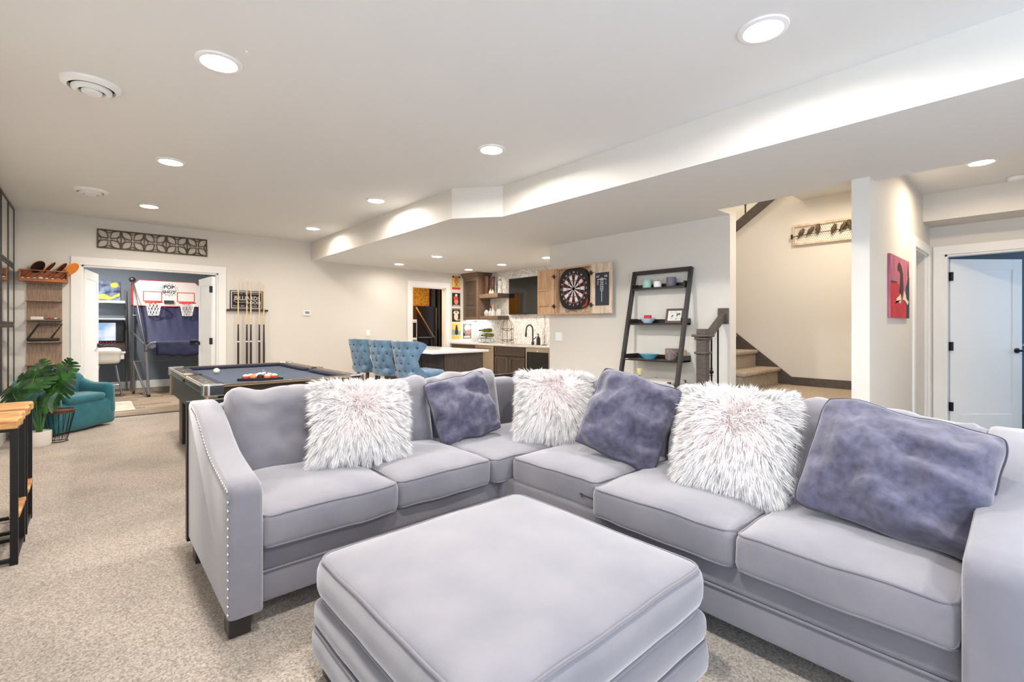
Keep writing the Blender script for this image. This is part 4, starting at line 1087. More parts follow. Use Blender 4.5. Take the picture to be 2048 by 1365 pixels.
for s, x in ((-1, bx0-.005), (1, bx1+.005)):
    xf_ = .735 if s < 0 else 1.70
    gp(MB().tube([(x, bY-.0, 2.14), (xf_, 10.62, .86)], .016, 8), 'side_tube', 'black', smooth=True)
    gp(MB().prism([(bY-.02, 2.10), (11.95, 2.08), (11.95, 1.66), (bY-.02, 1.66)], 'x', x-.004, x+.004), 'side_wing', 'red')
    gp(MB().sph((x, bY, 2.14), .055, 12, 8), 'joint', 'black', smooth=True)
    gp(MB().tube([(x, 11.92, 2.0), (x, 11.92, .05), (x, 11.85, .02), (x, 11.25, .02), (x, 11.18, .05), (x, 11.18, .62)], .020, 8), 'rear_leg', 'grey_metal', smooth=True)
    gp(MB().tube([(x, 11.90, 1.16), (xf_, 10.85, .92)], .014, 8), 'brace', 'grey_metal', smooth=True)
    gp(MB().tube([(xf_, 10.62, .80), (xf_-.03*(-s)*-1, 10.52, .03)], .022, 8), 'front_leg', 'grey_metal', smooth=True)
    gp(MB().tube([(xf_-.0, 10.54, .04), (x, 11.18, .60)], .018, 8), 'brace', 'grey_metal', smooth=True)
    gp(MB().cyl((xf_-.03*(-s)*-1, 10.52, 0), (xf_-.03*(-s)*-1, 10.52, .04), .028, n=12), 'foot', 'black', smooth=True)
    gp(MB().rbox((xf_, 10.61, .835), (.05, .05, .07), .012, (3, 3, 3)), 'joint', 'black', smooth=True)
    gp(MB().tube([(xf_, 10.6, .82), (xf_+.01*-s, 10.56, .90), (xf_+.06*-s, 10.54, .95), (xf_+.14*-s, 10.54, .965)], .022, 8), 'corner_tube', 'grey_metal', smooth=True)
gp(MB().tube([(bx0, 11.62, 1.46), (bx1, 11.62, 1.46)], .010, 8), 'cross_bar', 'grey_metal', smooth=True)
gp(MB().tube([(.74, 10.56, .955), (1.70, 10.56, .955)], .018, 8), 'front_bar', 'navy', smooth=True)
gp(MB().tube([(bx0, 11.18, .6), (bx1, 11.18, .6)], .008, 8), 'cross_bar', 'grey_metal', smooth=True)
def sheet(fn, nu, nv, th):
    mb = MB(); vs = [fn(i/nu, j/nv) for i in range(nu+1) for j in range(nv+1)]
    n0 = len(vs); vs2 = vs+[(v[0], v[1]+th, v[2]-th*.3) for v in vs]; fs = []
    for i in range(nu):
        for j in range(nv):
            q = (i*(nv+1)+j, (i+1)*(nv+1)+j, (i+1)*(nv+1)+j+1, i*(nv+1)+j+1); fs += [q, tuple(n0+k for k in q[::-1])]
    return mb.add(vs2, fs)
def clothfn(u, v):
    xa = bx0+.02+(.745-bx0-.02)*v; xb = bx1-.02
    x = xa+(xb-xa)*u; y = 11.64+(10.66-11.64)*v; z = 1.66+(.86-1.66)*v-.10*math.sin(PI*v)
    k = .022*math.sin(u*24+v*3)+.012*math.sin(u*51+1)
    return (x, y+k*(1-.3*v), z+k*.6)
gp(sheet(clothfn, 60, 14, .006), 'slope_cloth', 'navy', smooth=True, fixn=False)
gp(MB().rbox((1.30, 10.54, .85), (.86, .10, .28), .045, (20, 3, 6), lambda p: (p[0], p[1]+.015*nz(p, 9, 2), p[2]+(.05*nz((p[0], 0, 0), 7, 4) if p[2] < 0 else 0))), 'front_roll', 'navy', smooth=True, angle=80)
gp(MB().rbox((1.45, 10.475, .985), (.16, .05, .04), .012, (4, 3, 3)), 'control_unit', 'black', smooth=True)

# ---- ladder desk with arcade console, canvas, lamp
t = thing('ladder_desk', 'white ladder desk with dark posts against the blue wall', 'desk', (.1, 11.95, 0))
for x in (-.42, .52):
    MB().bar((x, 11.78, 0), (x, 12.14, 1.96), .03, .045, (0, 1, 0)).build('post', 'espresso', t, world=True, bevel=.003)
for z, d in ((1.745, .20), (1.40, .28)):
    MB().box(-.42, .50, 12.12-d, 12.13, z-.02, z).build('shelf', 'white_paint', t, world=True, bevel=.003)
    MB().box(-.42, .50, 12.12-d, 12.12-d+.015, z-.045, z-.02).build('shelf_lip', 'espresso' if z < 1.5 else 'white_paint', t, world=True)
MB().box(-.42, .50, 11.70, 12.12, .73, .765).build('desk_top', 'white_paint', t, world=True, bevel=.003)
MB().box(-.40, .48, 11.71, 12.1, .62, .73).build('drawer', 'white_paint', t, world=True, bevel=.003)
t = thing('arcade_console', 'tabletop arcade console with lit screen and wooden button panel', 'arcade console', (.12, 11.93, .766))
MB().box(-.30, .36, -.02, .05, .18, .60).build('screen_case', 'black', t, bevel=.008)
MB().box(-.27, .24, -.024, -.0205, .21, .55).build('screen', 'screen_lit', t)
MB().prism([(-.20, 0), (.06, 0), (.06, .19), (-.19, .12)], 'x', -.32, .38).build('button_panel', 'cue_dark', t, bevel=.004)
bt = MB()
for k in range(9): bt.sph((-.10+k*.04, -.1, .165+.012*(k % 2)), .012, 8, 5)
bt.cyl((-.02, -.1, .16), (-.02, -.1, .20), .005); bt.sph((-.02, -.1, .205), .018, 8, 6)
bt.build('buttons', 'red', t, kind='stuff', smooth=True)
t = thing('canvas_print', 'small canvas with swirling blue and yellow brushwork on the desk shelf', 'painting', (.245, 12.06, 1.746), R=Matrix.Rotation(-.1, 4, 'X'))
MB().box(-.19, .19, -.012, .012, 0, .38).build('canvas', 'swirl', t, bevel=.002)
MB().prism([(.10+.06*math.cos(2*PI*i/14), .31+.05*math.sin(2*PI*i/14)) for i in range(14)], 'y', -.0135, -.0122).build('yellow_patch', 'swirl_yellow', t)
MB().prism([(-.18, .09), (-.06, .13), (.05, .07), (.18, .16), (.18, .10), (.04, .02), (-.18, .03)], 'y', -.0135, -.0122).build('yellow_patch', 'swirl_yellow', t)
t = thing('shelf_lamp', 'small white lamp on the desk shelf beside the canvas', 'lamp', (-.03, 12.03, 1.746))
MB().lathe([(1e-6, 0), (.05, 0), (.05, .012), (.012, .02), (.012, .08)], n=18).build('base', 'chrome', t, smooth=True)
MB().lathe([(.055, .07), (.055, .22), (.05, .22), (.05, .07)], n=20, cap=False).build('lamp_shade', 'lens', t, smooth=True)
t = thing('white_stool', 'white low-back bar stool with chrome legs in the game room', 'stool', (.22, 11.05, 0))
def sfn(p):
    k = 1+.25*max(0, p[2]/.13); return (p[0]*k, p[1]*k, p[2]+.04*math.cos(p[0]*6)*(p[2] > 0))
MB().rbox((0, 0, .70), (.36, .34, .26), .09, (8, 8, 6), sfn).build('seat_shell', 'white_leather', t, smooth=True, angle=80)
for sx in (-1, 1):
    for sy in (-1, 1): MB().tube([(sx*.11, sy*.11, .58), (sx*.20, sy*.20, .0)], .012, 8).build('leg', 'chrome', t, smooth=True)
MB().tube([(.16*a, .16*b, .22) for a, b in ((1, 1), (-1, 1), (-1, -1), (1, -1))], .009, 8, True).build('foot_ring', 'chrome', t, smooth=True)
MB().box(-.14, .14, -.14, .14, .565, .585).build('seat_plate', 'black', t)
o = MB().box(-.25, .50, 8.98, 10.1, .0005, .012).build('floor_mat', 'rug', None, bevel=.003); tag(o, 'pale cream mat on the wood-look floor inside the double doors', 'rug')

# ================================================================== UTILITY ROOM
t = thing('refrigerator', 'dark refrigerator seen through the utility doorway', 'refrigerator', (5.80, 9.8, 0))
MB().box(-.26, .26, -.24, .30, .02, 1.72).build('body', 'fridge', t, bevel=.006)
MB().box(-.255, .255, -.29, -.245, .98, 1.715).build('upper_door', 'fridge', t, bevel=.006); MB().box(-.255, .255, -.29, -.245, .03, .955).build('lower_door', 'fridge', t, bevel=.006)
MB().tube([(-.22, -.33, .99), (.22, -.33, .99)], .014, 8).box(-.21, -.19, -.33, -.29, .98, 1.0).box(.19, .21, -.33, -.29, .98, 1.0).build('handle', 'grey_metal', t, smooth=True)
MB().tube([(.25, -.33, .05), (.25, -.33, 1.68)], .010, 8).build('edge_trim', 'chrome', t, smooth=True)
t = thing('wood_strip', 'long wooden strip leaning diagonally across the refrigerator door', 'wood strip', (5.75, 9.44, 0))
MB().bar((-.26, -.02, 1.68), (.20, -.02, 1.0), .012, .035, (0, 1, 0)).build('strip', 'paddle_light', t); MB().box(.185, .225, -.04, .0, .0, 1.0).build('prop', 'fridge', t)
t = thing('white_freezer', 'white appliance with dark panels at the left of the utility doorway', 'appliance', (5.16, 9.45, 0))
MB().box(-.25, .25, -.2, .3, 0, 1.40).build('body', 'white_paint', t, bevel=.005); MB().box(-.23, .23, -.206, -.2005, 1.0, 1.33).build('window', 'black_gloss', t); MB().box(-.23, .23, -.206, -.2005, .45, .95).build('lower_panel', 'poster_grey', t)

# ================================================================== KITCHEN
t = thing('kitchen_island', 'kitchen island with white quartz top and dark wood sides', 'kitchen island', (3.72, 6.12, 0))
MB().rbox((3.72, 6.12, .905), (.93, 1.86, .032), .006, (3, 3, 2)).build('countertop', 'quartz', t, world=True, smooth=True)
MB().box(3.50, 4.12, 5.27, 6.98, .09, .888).build('body', 'cabinet', t, world=True)
MB().box(3.54, 4.08, 5.31, 6.94, 0, .09).build('toe_kick', 'black', t, world=True)
MB().box(3.49, 4.13, 5.255, 5.27, .0, .888).build('end_panel', 'cabinet', t, world=True, bevel=.002)
for k in range(3): MB().box(3.485, 3.5, 5.29+k*.565, 5.29+k*.565+.545, .1, .88).build('side_panel', 'cabinet', t, world=True, bevel=.003)

def tufted_stool(loc, label, rz=0.0):
    t = thing('tufted_stool', label, 'stool', loc, rz, group='blue tufted counter stools at the island')
    NA, NH = 44, 22; A0 = math.radians(104); th = .05
    btn = []
    AZ = [(.585, 100), (.63, 98), (.68, 84), (.74, 68), (.82, 62), (.90, 68), (.98, 80), (1.03, 84), (1.08, 82)]
    def amax(z): return math.radians(float(np.interp(z, [q[0] for q in AZ], [q[1] for q in AZ])))
    for r_ in range(4):
        for c_ in range(-3, 4):
            a = math.radians((c_+(.5 if r_ % 2 else 0))*24); z = .70+r_*.095
            if abs(a) < amax(z)*.9: btn.append((a, z))
    def top(s_): return 1.065-.05*max(0, (abs(s_)-.72)/.28)**2
    def rad(a, z): return .215+.09*max(0, (z-.60)/.46)**1.2
    def P(a, z, o):
        r = rad(a, z)+o
        return Vector((-math.cos(a)*r*.92, math.sin(a)*r, z))
    out, inn = [], []
    for i in range(NA+1):
        s_ = -1+2*i/NA
        for j in range(NH+1):
            z = .585+(top(s_)-.585)*j/NH; a = s_*amax(z)
            d = 0
            for ba, bz in btn:
                q = ((a-ba)*.25)**2+(z-bz)**2
                if q < .004: d += .022*math.exp(-q/.0004)
            e = .012*math.sin(PI*j/NH)
            out.append(P(a, z, th/2+e-d)); inn.append(P(a, z, -th/2-e))
    n = len(out); idx = lambda i, j, k: k*n+i*(NH+1)+j; fs = []
    for i in range(NA):
        for j in range(NH):
            fs.append((idx(i, j, 0), idx(i+1, j, 0), idx(i+1, j+1, 0), idx(i, j+1, 0))); fs.append((idx(i, j, 1), idx(i, j+1, 1), idx(i+1, j+1, 1), idx(i+1, j, 1)))
        fs.append((idx(i, NH, 0), idx(i+1, NH, 0), idx(i+1, NH, 1), idx(i, NH, 1))); fs.append((idx(i, 0, 0), idx(i, 0, 1), idx(i+1, 0, 1), idx(i+1, 0, 0)))
    for j in range(NH):
        fs.append((idx(0, j, 0), idx(0, j+1, 0), idx(0, j+1, 1), idx(0, j, 1))); fs.append((idx(NA, j, 0), idx(NA, j, 1), idx(NA, j+1, 1), idx(NA, j+1, 0)))
    bk_ = MB().add(out+inn, fs).build('backrest', 'stool_velvet', t, smooth=True, angle=75)
    bb = MB()
    for ba, bz in btn: bb.sph(P(ba, bz, th/2-.004), .012, 8, 5)
    bb.build('tuft_buttons', 'stool_button', bk_, kind='stuff', smooth=True)
    MB().rbox((.05, 0, .645), (.50, .47, .11), .05, (8, 8, 3), lambda p: (p[0], p[1]*(1-.1*max(0, -p[0])/.25), p[2])).build('seat', 'stool_velvet', t, smooth=True, angle=80)
    sm = MB()
    for k in range(16): sm.sph((.305, -.2+.4*k/15, .603), .006, 6, 4)
    for s in (-1, 1):
        for k in range(10): sm.sph((.04+.024*k, s*.236, .603), .006, 6, 4)
    sm.build('nail_trim', 'chrome', t, kind='stuff', smooth=True)
    for sx in (-1, 1):
        for sy in (-1, 1):
            MB().bar((.03+sx*.14, sy*.15, .59), (.03+sx*.20, sy*.20, 0), .038, .038).build('leg', 'stool_leg', t, bevel=.003)
    for a, b in (((-.155, -.175), (.215, -.175)), ((-.155, .175), (.215, .175)), ((.215, -.175), (.215, .175)), ((-.155, -.175), (-.155, .175))):
        MB().bar((a[0], a[1], .24), (b[0], b[1], .24), .02, .025).build('stretcher', 'stool_leg', t, bevel=.002)
    return t
st = tufted_stool((3.09, 5.30, 0), 'blue tufted velvet counter stool nearest the sofa, with its whole seat visible')
dup(st, (3.09, 5.96, 0), None, 'blue tufted velvet counter stool in the middle of the three at the island')
dup(st, (3.10, 6.65, 0), None, 'blue tufted velvet counter stool farthest along the island, under the wall switch')

# ---- base run along the tiled wall
o = MB().rbox((6.065, 6.52, .888), (.66, 3.79, .03), .005, (3, 3, 2)).build('worktop', 'counter', None, smooth=True); tag(o, 'long grey worktop under the shelves and television', 'countertop')
t = thing('dishwasher', 'stainless steel dishwasher built in under the worktop', 'dishwasher', (6.05, 7.28, 0))
MB().box(5.78, 6.38, 6.99, 7.575, .09, .872).build('body', 'black', t, world=True); MB().box(5.748, 5.779, 6.99, 7.575, .11, .868).build('door', 'steel', t, world=True, bevel=.004)
MB().tube([(5.71, 7.04, .825), (5.71, 7.525, .825)], .012, 8).cyl((5.71, 7.06, .825), (5.75, 7.06, .825), .008).cyl((5.71, 7.505, .825), (5.75, 7.505, .825), .008).build('handle', 'chrome', t, world=True, smooth=True)
def shaker(x, y0, y1, z0, z1, par, name='door', handle=None):
    o = MB().box(x, x+.018, y0, y1, z0, z1).build(name, 'cabinet', par, world=True)
    f = .055; fr = MB().box(x-.008, x, y0, y0+f, z0, z1).box(x-.008, x, y1-f, y1, z0, z1).box(x-.008, x, y0+f, y1-f, z0, z0+f).box(x-.008, x, y0+f, y1-f, z1-f, z1)
    q = fr.build('door_frame', 'cabinet', o, bevel=.002); q.location = -Vector(par.location)
    if handle:
        h = MB().tube([(x-.035, handle[0], handle[1]), (x-.035, handle[0], handle[2])], .007, 8).cyl((x-.035, handle[0], handle[1]+.02), (x-.006, handle[0], handle[1]+.02), .005).cyl((x-.035, handle[0], handle[2]-.02), (x-.006, handle[0], handle[2]-.02), .005).build('handle', 'chrome', o, smooth=True)
        h.location = -Vector(par.location)
t = thing('sink_cabinet', 'dark wood sink cabinet with false drawer and two doors', 'cabinet', (6.08, 6.54, 0))
MB().box(5.776, 6.38, 6.115, 6.965, .09, .871).build('body', 'cabinet', t, world=True)
shaker(5.757, 6.125, 6.955, .70, .862, t, 'drawer')
shaker(5.757, 6.125, 6.535, .11, .685, t, 'door', (6.49, .42, .66)); shaker(5.757, 6.545, 6.955, .11, .685, t, 'door', (6.59, .42, .66))
MB().box(5.80, 6.38, 6.12, 6.96, 0, .09).build('toe_kick', 'black', t, world=True)
t = thing('wine_fridge', 'black glass wine fridge with steel top trim beside the sink cabinet', 'wine fridge', (6.07, 5.8, 0))
MB().box(5.775, 6.38, 5.50, 6.085, .05, .871).build('body', 'black', t, world=True)
MB().box(5.748, 5.774, 5.50, 6.085, .10, .80).build('glass_door', 'black_gloss', t, world=True, bevel=.003)
for a, b, c, d in ((5.50, 6.085, .80, .868), (5.50, 5.53, .10, .80), (6.06, 6.085, .10, .80)): MB().box(5.738, 5.774, a, b, c, d).build('steel_trim', 'steel', t, world=True, bevel=.003)
for z in (.3, .45, .6): MB().box(5.7475, 5.7479, 5.54, 6.05, z, z+.012).build('shelf_edge', 'poster_dark', t, world=True)
MB().box(5.7365, 5.738, 5.785, 5.797, .772+.04, .784+.04).build('indicator', 'led', t, world=True)
t = thing('corner_base_cabinet', 'dark wood base cabinet between dishwasher and back wall', 'cabinet', (6.05, 8.0, 0))
MB().box(5.776, 6.38, 7.59, 8.40, .09, .871).build('body', 'cabinet', t, world=True); shaker(5.757, 7.60, 8.39, .11, .862, t, 'door', (7.66, .5, .78))
t = thing('end_base_cabinet', 'dark wood base cabinet end hidden beside the wine fridge', 'cabinet', (6.05, 5.05, 0))
MB().box(5.776, 6.38, 4.66, 5.49, .0, .871).build('body', 'cabinet', t, world=True); shaker(5.757, 4.67, 5.48, .11, .862, t, 'door')
# ---- wall cabinet and floating shelves
t = thing('wall_cabinet', 'dark wood corner wall cabinet with glass door and crown', 'cabinet', (6.23, 8.15, 1.386))
MB().box(6.09, 6.395, 7.89, 7.91, 1.386, 2.28).box(6.09, 6.395, 8.395, 8.415, 1.386, 2.28).box(6.09, 6.395, 7.91, 8.395, 1.386, 1.406).box(6.09, 6.395, 7.91, 8.395, 2.26, 2.28).box(6.375, 6.395, 7.91, 8.395, 1.406, 2.26).build('body', 'cabinet_light', t, world=True)
f = .06
MB().box(6.068, 6.088, 7.89, 7.89+f, 1.386, 2.28).box(6.068, 6.088, 8.415-f, 8.415, 1.386, 2.28).box(6.068, 6.088, 7.89+f, 8.415-f, 1.386, 1.386+f).box(6.068, 6.088, 7.89+f, 8.415-f, 2.28-f, 2.28).build('door_frame', 'cabinet_light', t, world=True, bevel=.002)
MB().box(6.074, 6.080, 7.89+f, 8.415-f, 1.386+f, 2.28-f).build('glass_pane', 'cab_glass', t, world=True)
MB().box(6.10, 6.37, 7.915, 8.39, 1.69, 1.71).build('inner_shelf', 'cabinet', t, world=True); MB().box(6.10, 6.37, 7.915, 8.39, 1.98, 2.0).build('inner_shelf', 'cabinet', t, world=True)
cr_ = MB(); a = [(6.062, 7.885, 2.28), (6.062, 8.416, 2.28), (6.398, 8.416, 2.28), (6.398, 7.885, 2.28)]; b = [(5.985, 7.81, 2.384), (5.985, 8.416, 2.384), (6.398, 8.416, 2.384), (6.398, 7.81, 2.384)]
cr_.add(a+b, [(3, 2, 1, 0), (4, 5, 6, 7)]+[(i, (i+1) % 4, 4+(i+1) % 4, 4+i) for i in range(4)]).build('crown', 'cabinet_light', t, world=True)
MB().box(6.10, 6.36, 7.95, 8.36, 1.380, 1.3855).build('light_strip', 'led', t, world=True)
area('under_cabinet_light', (6.23-6.23, 0, -.012), (0, 0, 0), .2, .4, 1.3, (.9, .95, 1), PI, 'RECTANGLE', t)
SHV = []
for z1, z0, lab in ((1.92, 1.835, 'upper floating dark wood shelf left of the television'), (1.462, 1.386, 'lower floating dark wood shelf left of the television')):
    t = thing('floating_shelf', lab, 'shelf', (6.25, 7.585, z0), group='floating shelves beside the wall cabinet')
    MB().box(-.15, .148, -.295, .303, 0, z1-z0).build('board', 'cabinet_light', t, bevel=.003); MB().box(-.15, .148, -.299, -.2955, .004, z1-z0-.004).build('end_cap', 'cabinet', t)
def bottle(loc, prof, m, label, cap=None, group=None, n=16, cat='bottle', name='glass_bottle'):
    t = thing(name, label, cat, loc, group=group)
    MB().lathe(prof, n=n).build('body', m, t, smooth=True)
    if cap:
        r, z0, z1, cm = cap; MB().lathe([(1e-6, z0), (r, z0), (r, z1), (r*.7, z1+r*.4), (1e-6, z1+r*.4)], n=12).build('stopper', cm, t, smooth=True)
dec = lambda r, h, s=1: [(1e-6, 0), (r, 0), (r*1.04, h*.1), (r, h*.5), (r*.5, h*.68), (r*.3, h*.75), (r*.32, h*.95), (r*.45, h)]
G2 = 'glass decanters on the lower floating shelf'; z = 1.4625
bottle((6.22, 7.79, z), [(1e-6, 0), (.04, 0), (.055, .03), (.055, .08), (.03, .12), (.02, .13)], 'crystal', 'round white glass jar, leftmost on the lower shelf', None, G2)
bottle((6.24, 7.69, z), dec(.045, .17), 'crystal', 'tall clear decanter with dark stopper on the lower shelf', (.016, .17, .20, 'black'), G2)
bottle((6.22, 7.58, z), dec(.05, .18), 'crystal', 'clear decanter with amber stopper in the middle of the lower shelf', (.024, .18, .22, 'poster_salmon'), G2)
bottle((6.26, 7.48, z), dec(.042, .16), 'crystal', 'clear decanter with grey stopper on the lower shelf', (.018, .16, .19, 'poster_grey'), G2)
bottle((6.22, 7.38, z), [(1e-6, 0), (.045, 0), (.045, .10), (.03, .125), (.03, .14)], 'crystal', 'square white glass jar, rightmost on the lower shelf', None, G2)
z = 1.9205
bottle((6.23, 7.79, z), [(1e-6, 0), (.055, 0), (.05, .05), (.062, .3), (.075, .385), (.068, .385), (.055, .3)], 'brown_glass', 'tall brown patterned vase on the upper floating shelf', None, None, 16, 'vase', 'vase')
bottle((6.30, 7.665, z), [(1e-6, 0), (.035, 0), (.035, .36), (.03, .37), (1e-6, .37)], 'brown_glass', 'slim brown bottle behind the tall vase on the upper shelf', None, None, 8)
bottle((6.20, 7.635, z), dec(.035, .11), 'crystal', 'small clear bottle with dark stopper on the upper shelf', (.015, .11, .14, 'black'))
bottle((6.20, 7.56, z), dec(.035, .09), 'wax', 'small cream bottle with dark stopper on the upper shelf', (.012, .09, .115, 'black'))
bottle((6.25, 7.385, z), [(1e-6, 0), (.05, 0), (.055, .05), (.045, .10), (.02, .13), (.045, .18), (.048, .22), (.02, .265), (.02, .28), (.038, .31), (.036, .35), (1e-6, .37)], 'crystal', 'tall clear stacked-globe decanter at the end of the upper shelf', (.022, .265, .285, 'black'))
# ---- television
t = thing('television', 'black wall-mounted television partly hidden by the dartboard cabinet', 'television', (6.36, 6.57, 1.485))
MB().box(-.03, .015, -.64, .64, 0, .725).build('case', 'black', t, bevel=.004); MB().box(-.0325, -.0305, -.63, .63, .02, .715).build('screen', 'tv_black', t); MB().box(.0155, .039, -.2, .2, .2, .5).build('wall_bracket', 'black', t)
MB().tube([(-.0, -.33, 0), (.02, -.33, -.15), (.03, -.33, -.28)], .003, 5).build('cable', 'poster_grey', t)
# ---- posters on the back wall
def poster(x0, x1, z0, z1, label, bg, shapes, y=YB):
    w, h = x1-x0, z1-z0
    t = thing('poster', label, 'poster', ((x0+x1)/2, y-.004, z0), group='small vintage-style posters on the back wall')
    MB().box(-w/2, w/2, -.004, .003, 0, h).build('board', bg, t)
    for i, (m, pts) in enumerate(shapes):
        MB().prism([(-w/2+u*w, v*h) for u, v in pts], 'y', -.0046-.0004*i, -.0041-.0004*i).build('printed_shape', m, t)
el = lambda cx, cy, a, b, n=14: [(cx+a*math.cos(2*PI*i/n), cy+b*math.sin(2*PI*i/n)) for i in range(n)]
poster(5.775, 5.984, 2.042, 2.341, 'yellow poster with red band, topmost of the column', 'yellow', [('poster_red', [(0, 0), (1, 0), (1, .15), (0, .15)]), ('poster_salmon', [(.25, .95), (.75, .95), (.68, .6), (.5, .5), (.32, .6)]), ('poster_dark', el(.12, .9, .12, .07)), ('poster_dark', el(.88, .9, .12, .07)), ('poster_dark', [(.3, .2), (.36, .2), (.75, .6), (.7, .62)]), ('poster_dark', [(.64, .2), (.7, .2), (.3, .62), (.25, .6)])])
poster(5.775, 5.984, 1.684, 1.967, 'black poster with an orange-red figure shape, second in the column', 'poster_dark', [('poster_salmon', el(.5, .35, .26, .24)), ('poster_red', el(.45, .62, .28, .16)), ('canvas_cream', el(.5, .83, .15, .1)), ('canvas_cream', [(.1, .03), (.9, .03), (.9, .08), (.1, .08)])])
poster(5.775, 5.984, 1.348, 1.635, 'grey poster with a pale round figure shape, third in the column', 'poster_dark', [('poster_grey', [(0, .9), (1, .9), (1, 1), (0, 1)]), ('canvas_cream', el(.48, .38, .26, .27)), ('canvas_cream', el(.5, .68, .36, .15)), ('poster_red', el(.5, .72, .1, .07)), ('yellow', [(.5, .08), (.95, .1), (.95, .18), (.5, .16)])])
poster(5.775, 5.997, .989, 1.304, 'yellow and green poster with a dark cloaked shape, bottom of the column', 'yellow', [('poster_blue', [(0, .22), (1, .22), (1, .5), (0, .62)]), ('poster_dark', [(.3, .32), (.38, .7), (.44, .92), (.56, .92), (.64, .7), (.72, .32), (.5, .22)]), ('swirl_yellow', [(.05, .05), (.95, .05), (.95, .15), (.05, .15)])])
poster(6.064, 6.281, .985, 1.305, 'pale poster with pink and white flowers shape, beside the wine rack', 'poster_grey', [('canvas_cream', el(.55, .72, .38, .24)), ('poster_salmon', el(.62, .45, .28, .16)), ('canvas_cream', [(.1, .06), (.85, .06), (.85, .16), (.1, .16)]), ('poster_dark', [(0, .18), (.3, .18), (.1, .4), (0, .4)])])
# ---- things on the worktop
wz = .9035
t = thing('wine_rack', 'black wire wine rack on the worktop below the shelves', 'wine rack', (6.10, 7.67, wz))
for row, n in ((0, 3), (1, 2), (2, 1)):
    for k in range(n):
        cy = (k-(n-1)/2)*.125+.0; cz = .062+row*.10
        for x in (-.07, .07):
            MB().tube([(x, cy+.056*math.cos(2*PI*i/6+PI/6), cz+.056*math.sin(2*PI*i/6+PI/6)) for i in range(6)], .004, 6, True).build('hoop', 'black_metal', t, smooth=True)
        for q in range(3): MB().tube([(-.07, cy+.056*math.cos(2*PI*q/3+PI/6), cz+.056*math.sin(2*PI*q/3+PI/6)), (.07, cy+.056*math.cos(2*PI*q/3+PI/6), cz+.056*math.sin(2*PI*q/3+PI/6))], .003, 5).build('rod', 'black_metal', t)
for (cy, cz, lab) in ((-.0, .262, 'green wine bottle lying in the top of the wire rack'), (-.0625, .162, 'green wine bottle lying in the middle row of the wire rack')):
    tt = thing('wine_bottle', lab, 'bottle', (6.10, 7.67+cy, wz+cz), R=Matrix.Rotation(-PI/2, 4, 'Y') @ Matrix.Rotation(0, 4, 'X'), group='wine bottles in the rack')
    MB().lathe([(1e-6, -.15), (.036, -.148), (.038, -.13), (.038, .05), (.016, .10), (.014, .15)], n=18).build('body', 'bottle_green', tt, smooth=True); MB().lathe([(.015, .135), (.0155, .17), (1e-6, .171)], n=14).build('foil', 'poster_dark', tt, smooth=True)
t = thing('wire_basket_stand', 'tall two-tier wire fruit basket on the worktop', 'basket', (6.12, 7.02, wz))
for k in range(8):
    a = 2*PI*k/8; c, s = math.cos(a), math.sin(a)
    MB().tube([(.13*c, .13*s, 0), (.125*c, .125*s, .34), (.10*c, .10*s, .42), (.05*c, .05*s, .475), (0, 0, .49)], .0028, 5).build('wire', 'rust', t)
for z in (.08, .30):
    MB().tube([(.128*math.cos(2*PI*i/24), .128*math.sin(2*PI*i/24), z) for i in range(24)], .0035, 5, True).build('ring', 'rust', t)
    for k in range(4):
        a = PI*k/4; MB().tube([(.127*math.cos(a)*q, .127*math.sin(a)*q, z-.045*(1-q*q)) for q in (-1, -.5, 0, .5, 1)], .0025, 5).build('tray_wire', 'rust', t)
t = thing('kitchen_faucet', 'tall dark gooseneck faucet behind the sink', 'faucet', (6.22, 6.40, wz))
MB().tube([(0, 0, 0), (0, 0, .28)]+[(-.085+.085*math.cos(a), .03*math.sin(0), .28+.09*math.sin(a)) for a in [PI*i/8 for i in range(1, 9)]]+[(-.175, 0, .22)], .014, 10).build('spout', 'espresso', t, smooth=True)
MB().cyl((-.175, 0, .225), (-.18, 0, .15), .017, .019, 12).build('spray_head', 'espresso', t, smooth=True); MB().lathe([(1e-6, 0), (.028, 0), (.026, .05), (.018, .06)], n=16).build('base', 'espresso', t, smooth=True)
MB().cyl((0, -.02, .10), (.0, -.10, .15), .009).build('lever', 'espresso', t, smooth=True)
o = MB().box(5.86, 6.14, 6.2, 6.75, .9035, .9045).build('sink', 'grey_metal'); tag(o, 'steel sink rim set into the worktop', 'sink')
t = thing('soap_dispenser', 'dark glass soap bottle with pump right of the faucet', 'soap dispenser', (6.18, 6.21, wz))
MB().lathe([(1e-6, 0), (.036, 0), (.037, .01), (.036, .12), (.018, .145), (.016, .16)], n=18).build('bottle', 'poster_dark', t, smooth=True); MB().cyl((0, 0, .16), (0, 0, .20), .008).box(-.045, .008, -.007, .007, .195, .207).build('pump', 'black', t)
t = thing('towel_stand', 'thin bronze wire stand on the worktop next to the soap', 'stand', (6.15, 6.03, wz))
MB().lathe([(1e-6, 0), (.05, 0), (.05, .008), (1e-6, .01)], n=20).build('base', 'black_metal', t, smooth=True)
MB().tube([(0, .03, .008), (0, .03, .30), (0, .015, .315), (0, 0, .30), (0, 0, .008)], .003, 5).build('tall_loop', 'rust', t); MB().tube([(0, -.01, .008), (0, -.01, .17), (0, -.03, .185), (0, -.045, .17), (0, -.045, .006)], .003, 5).build('short_loop', 'rust', t)

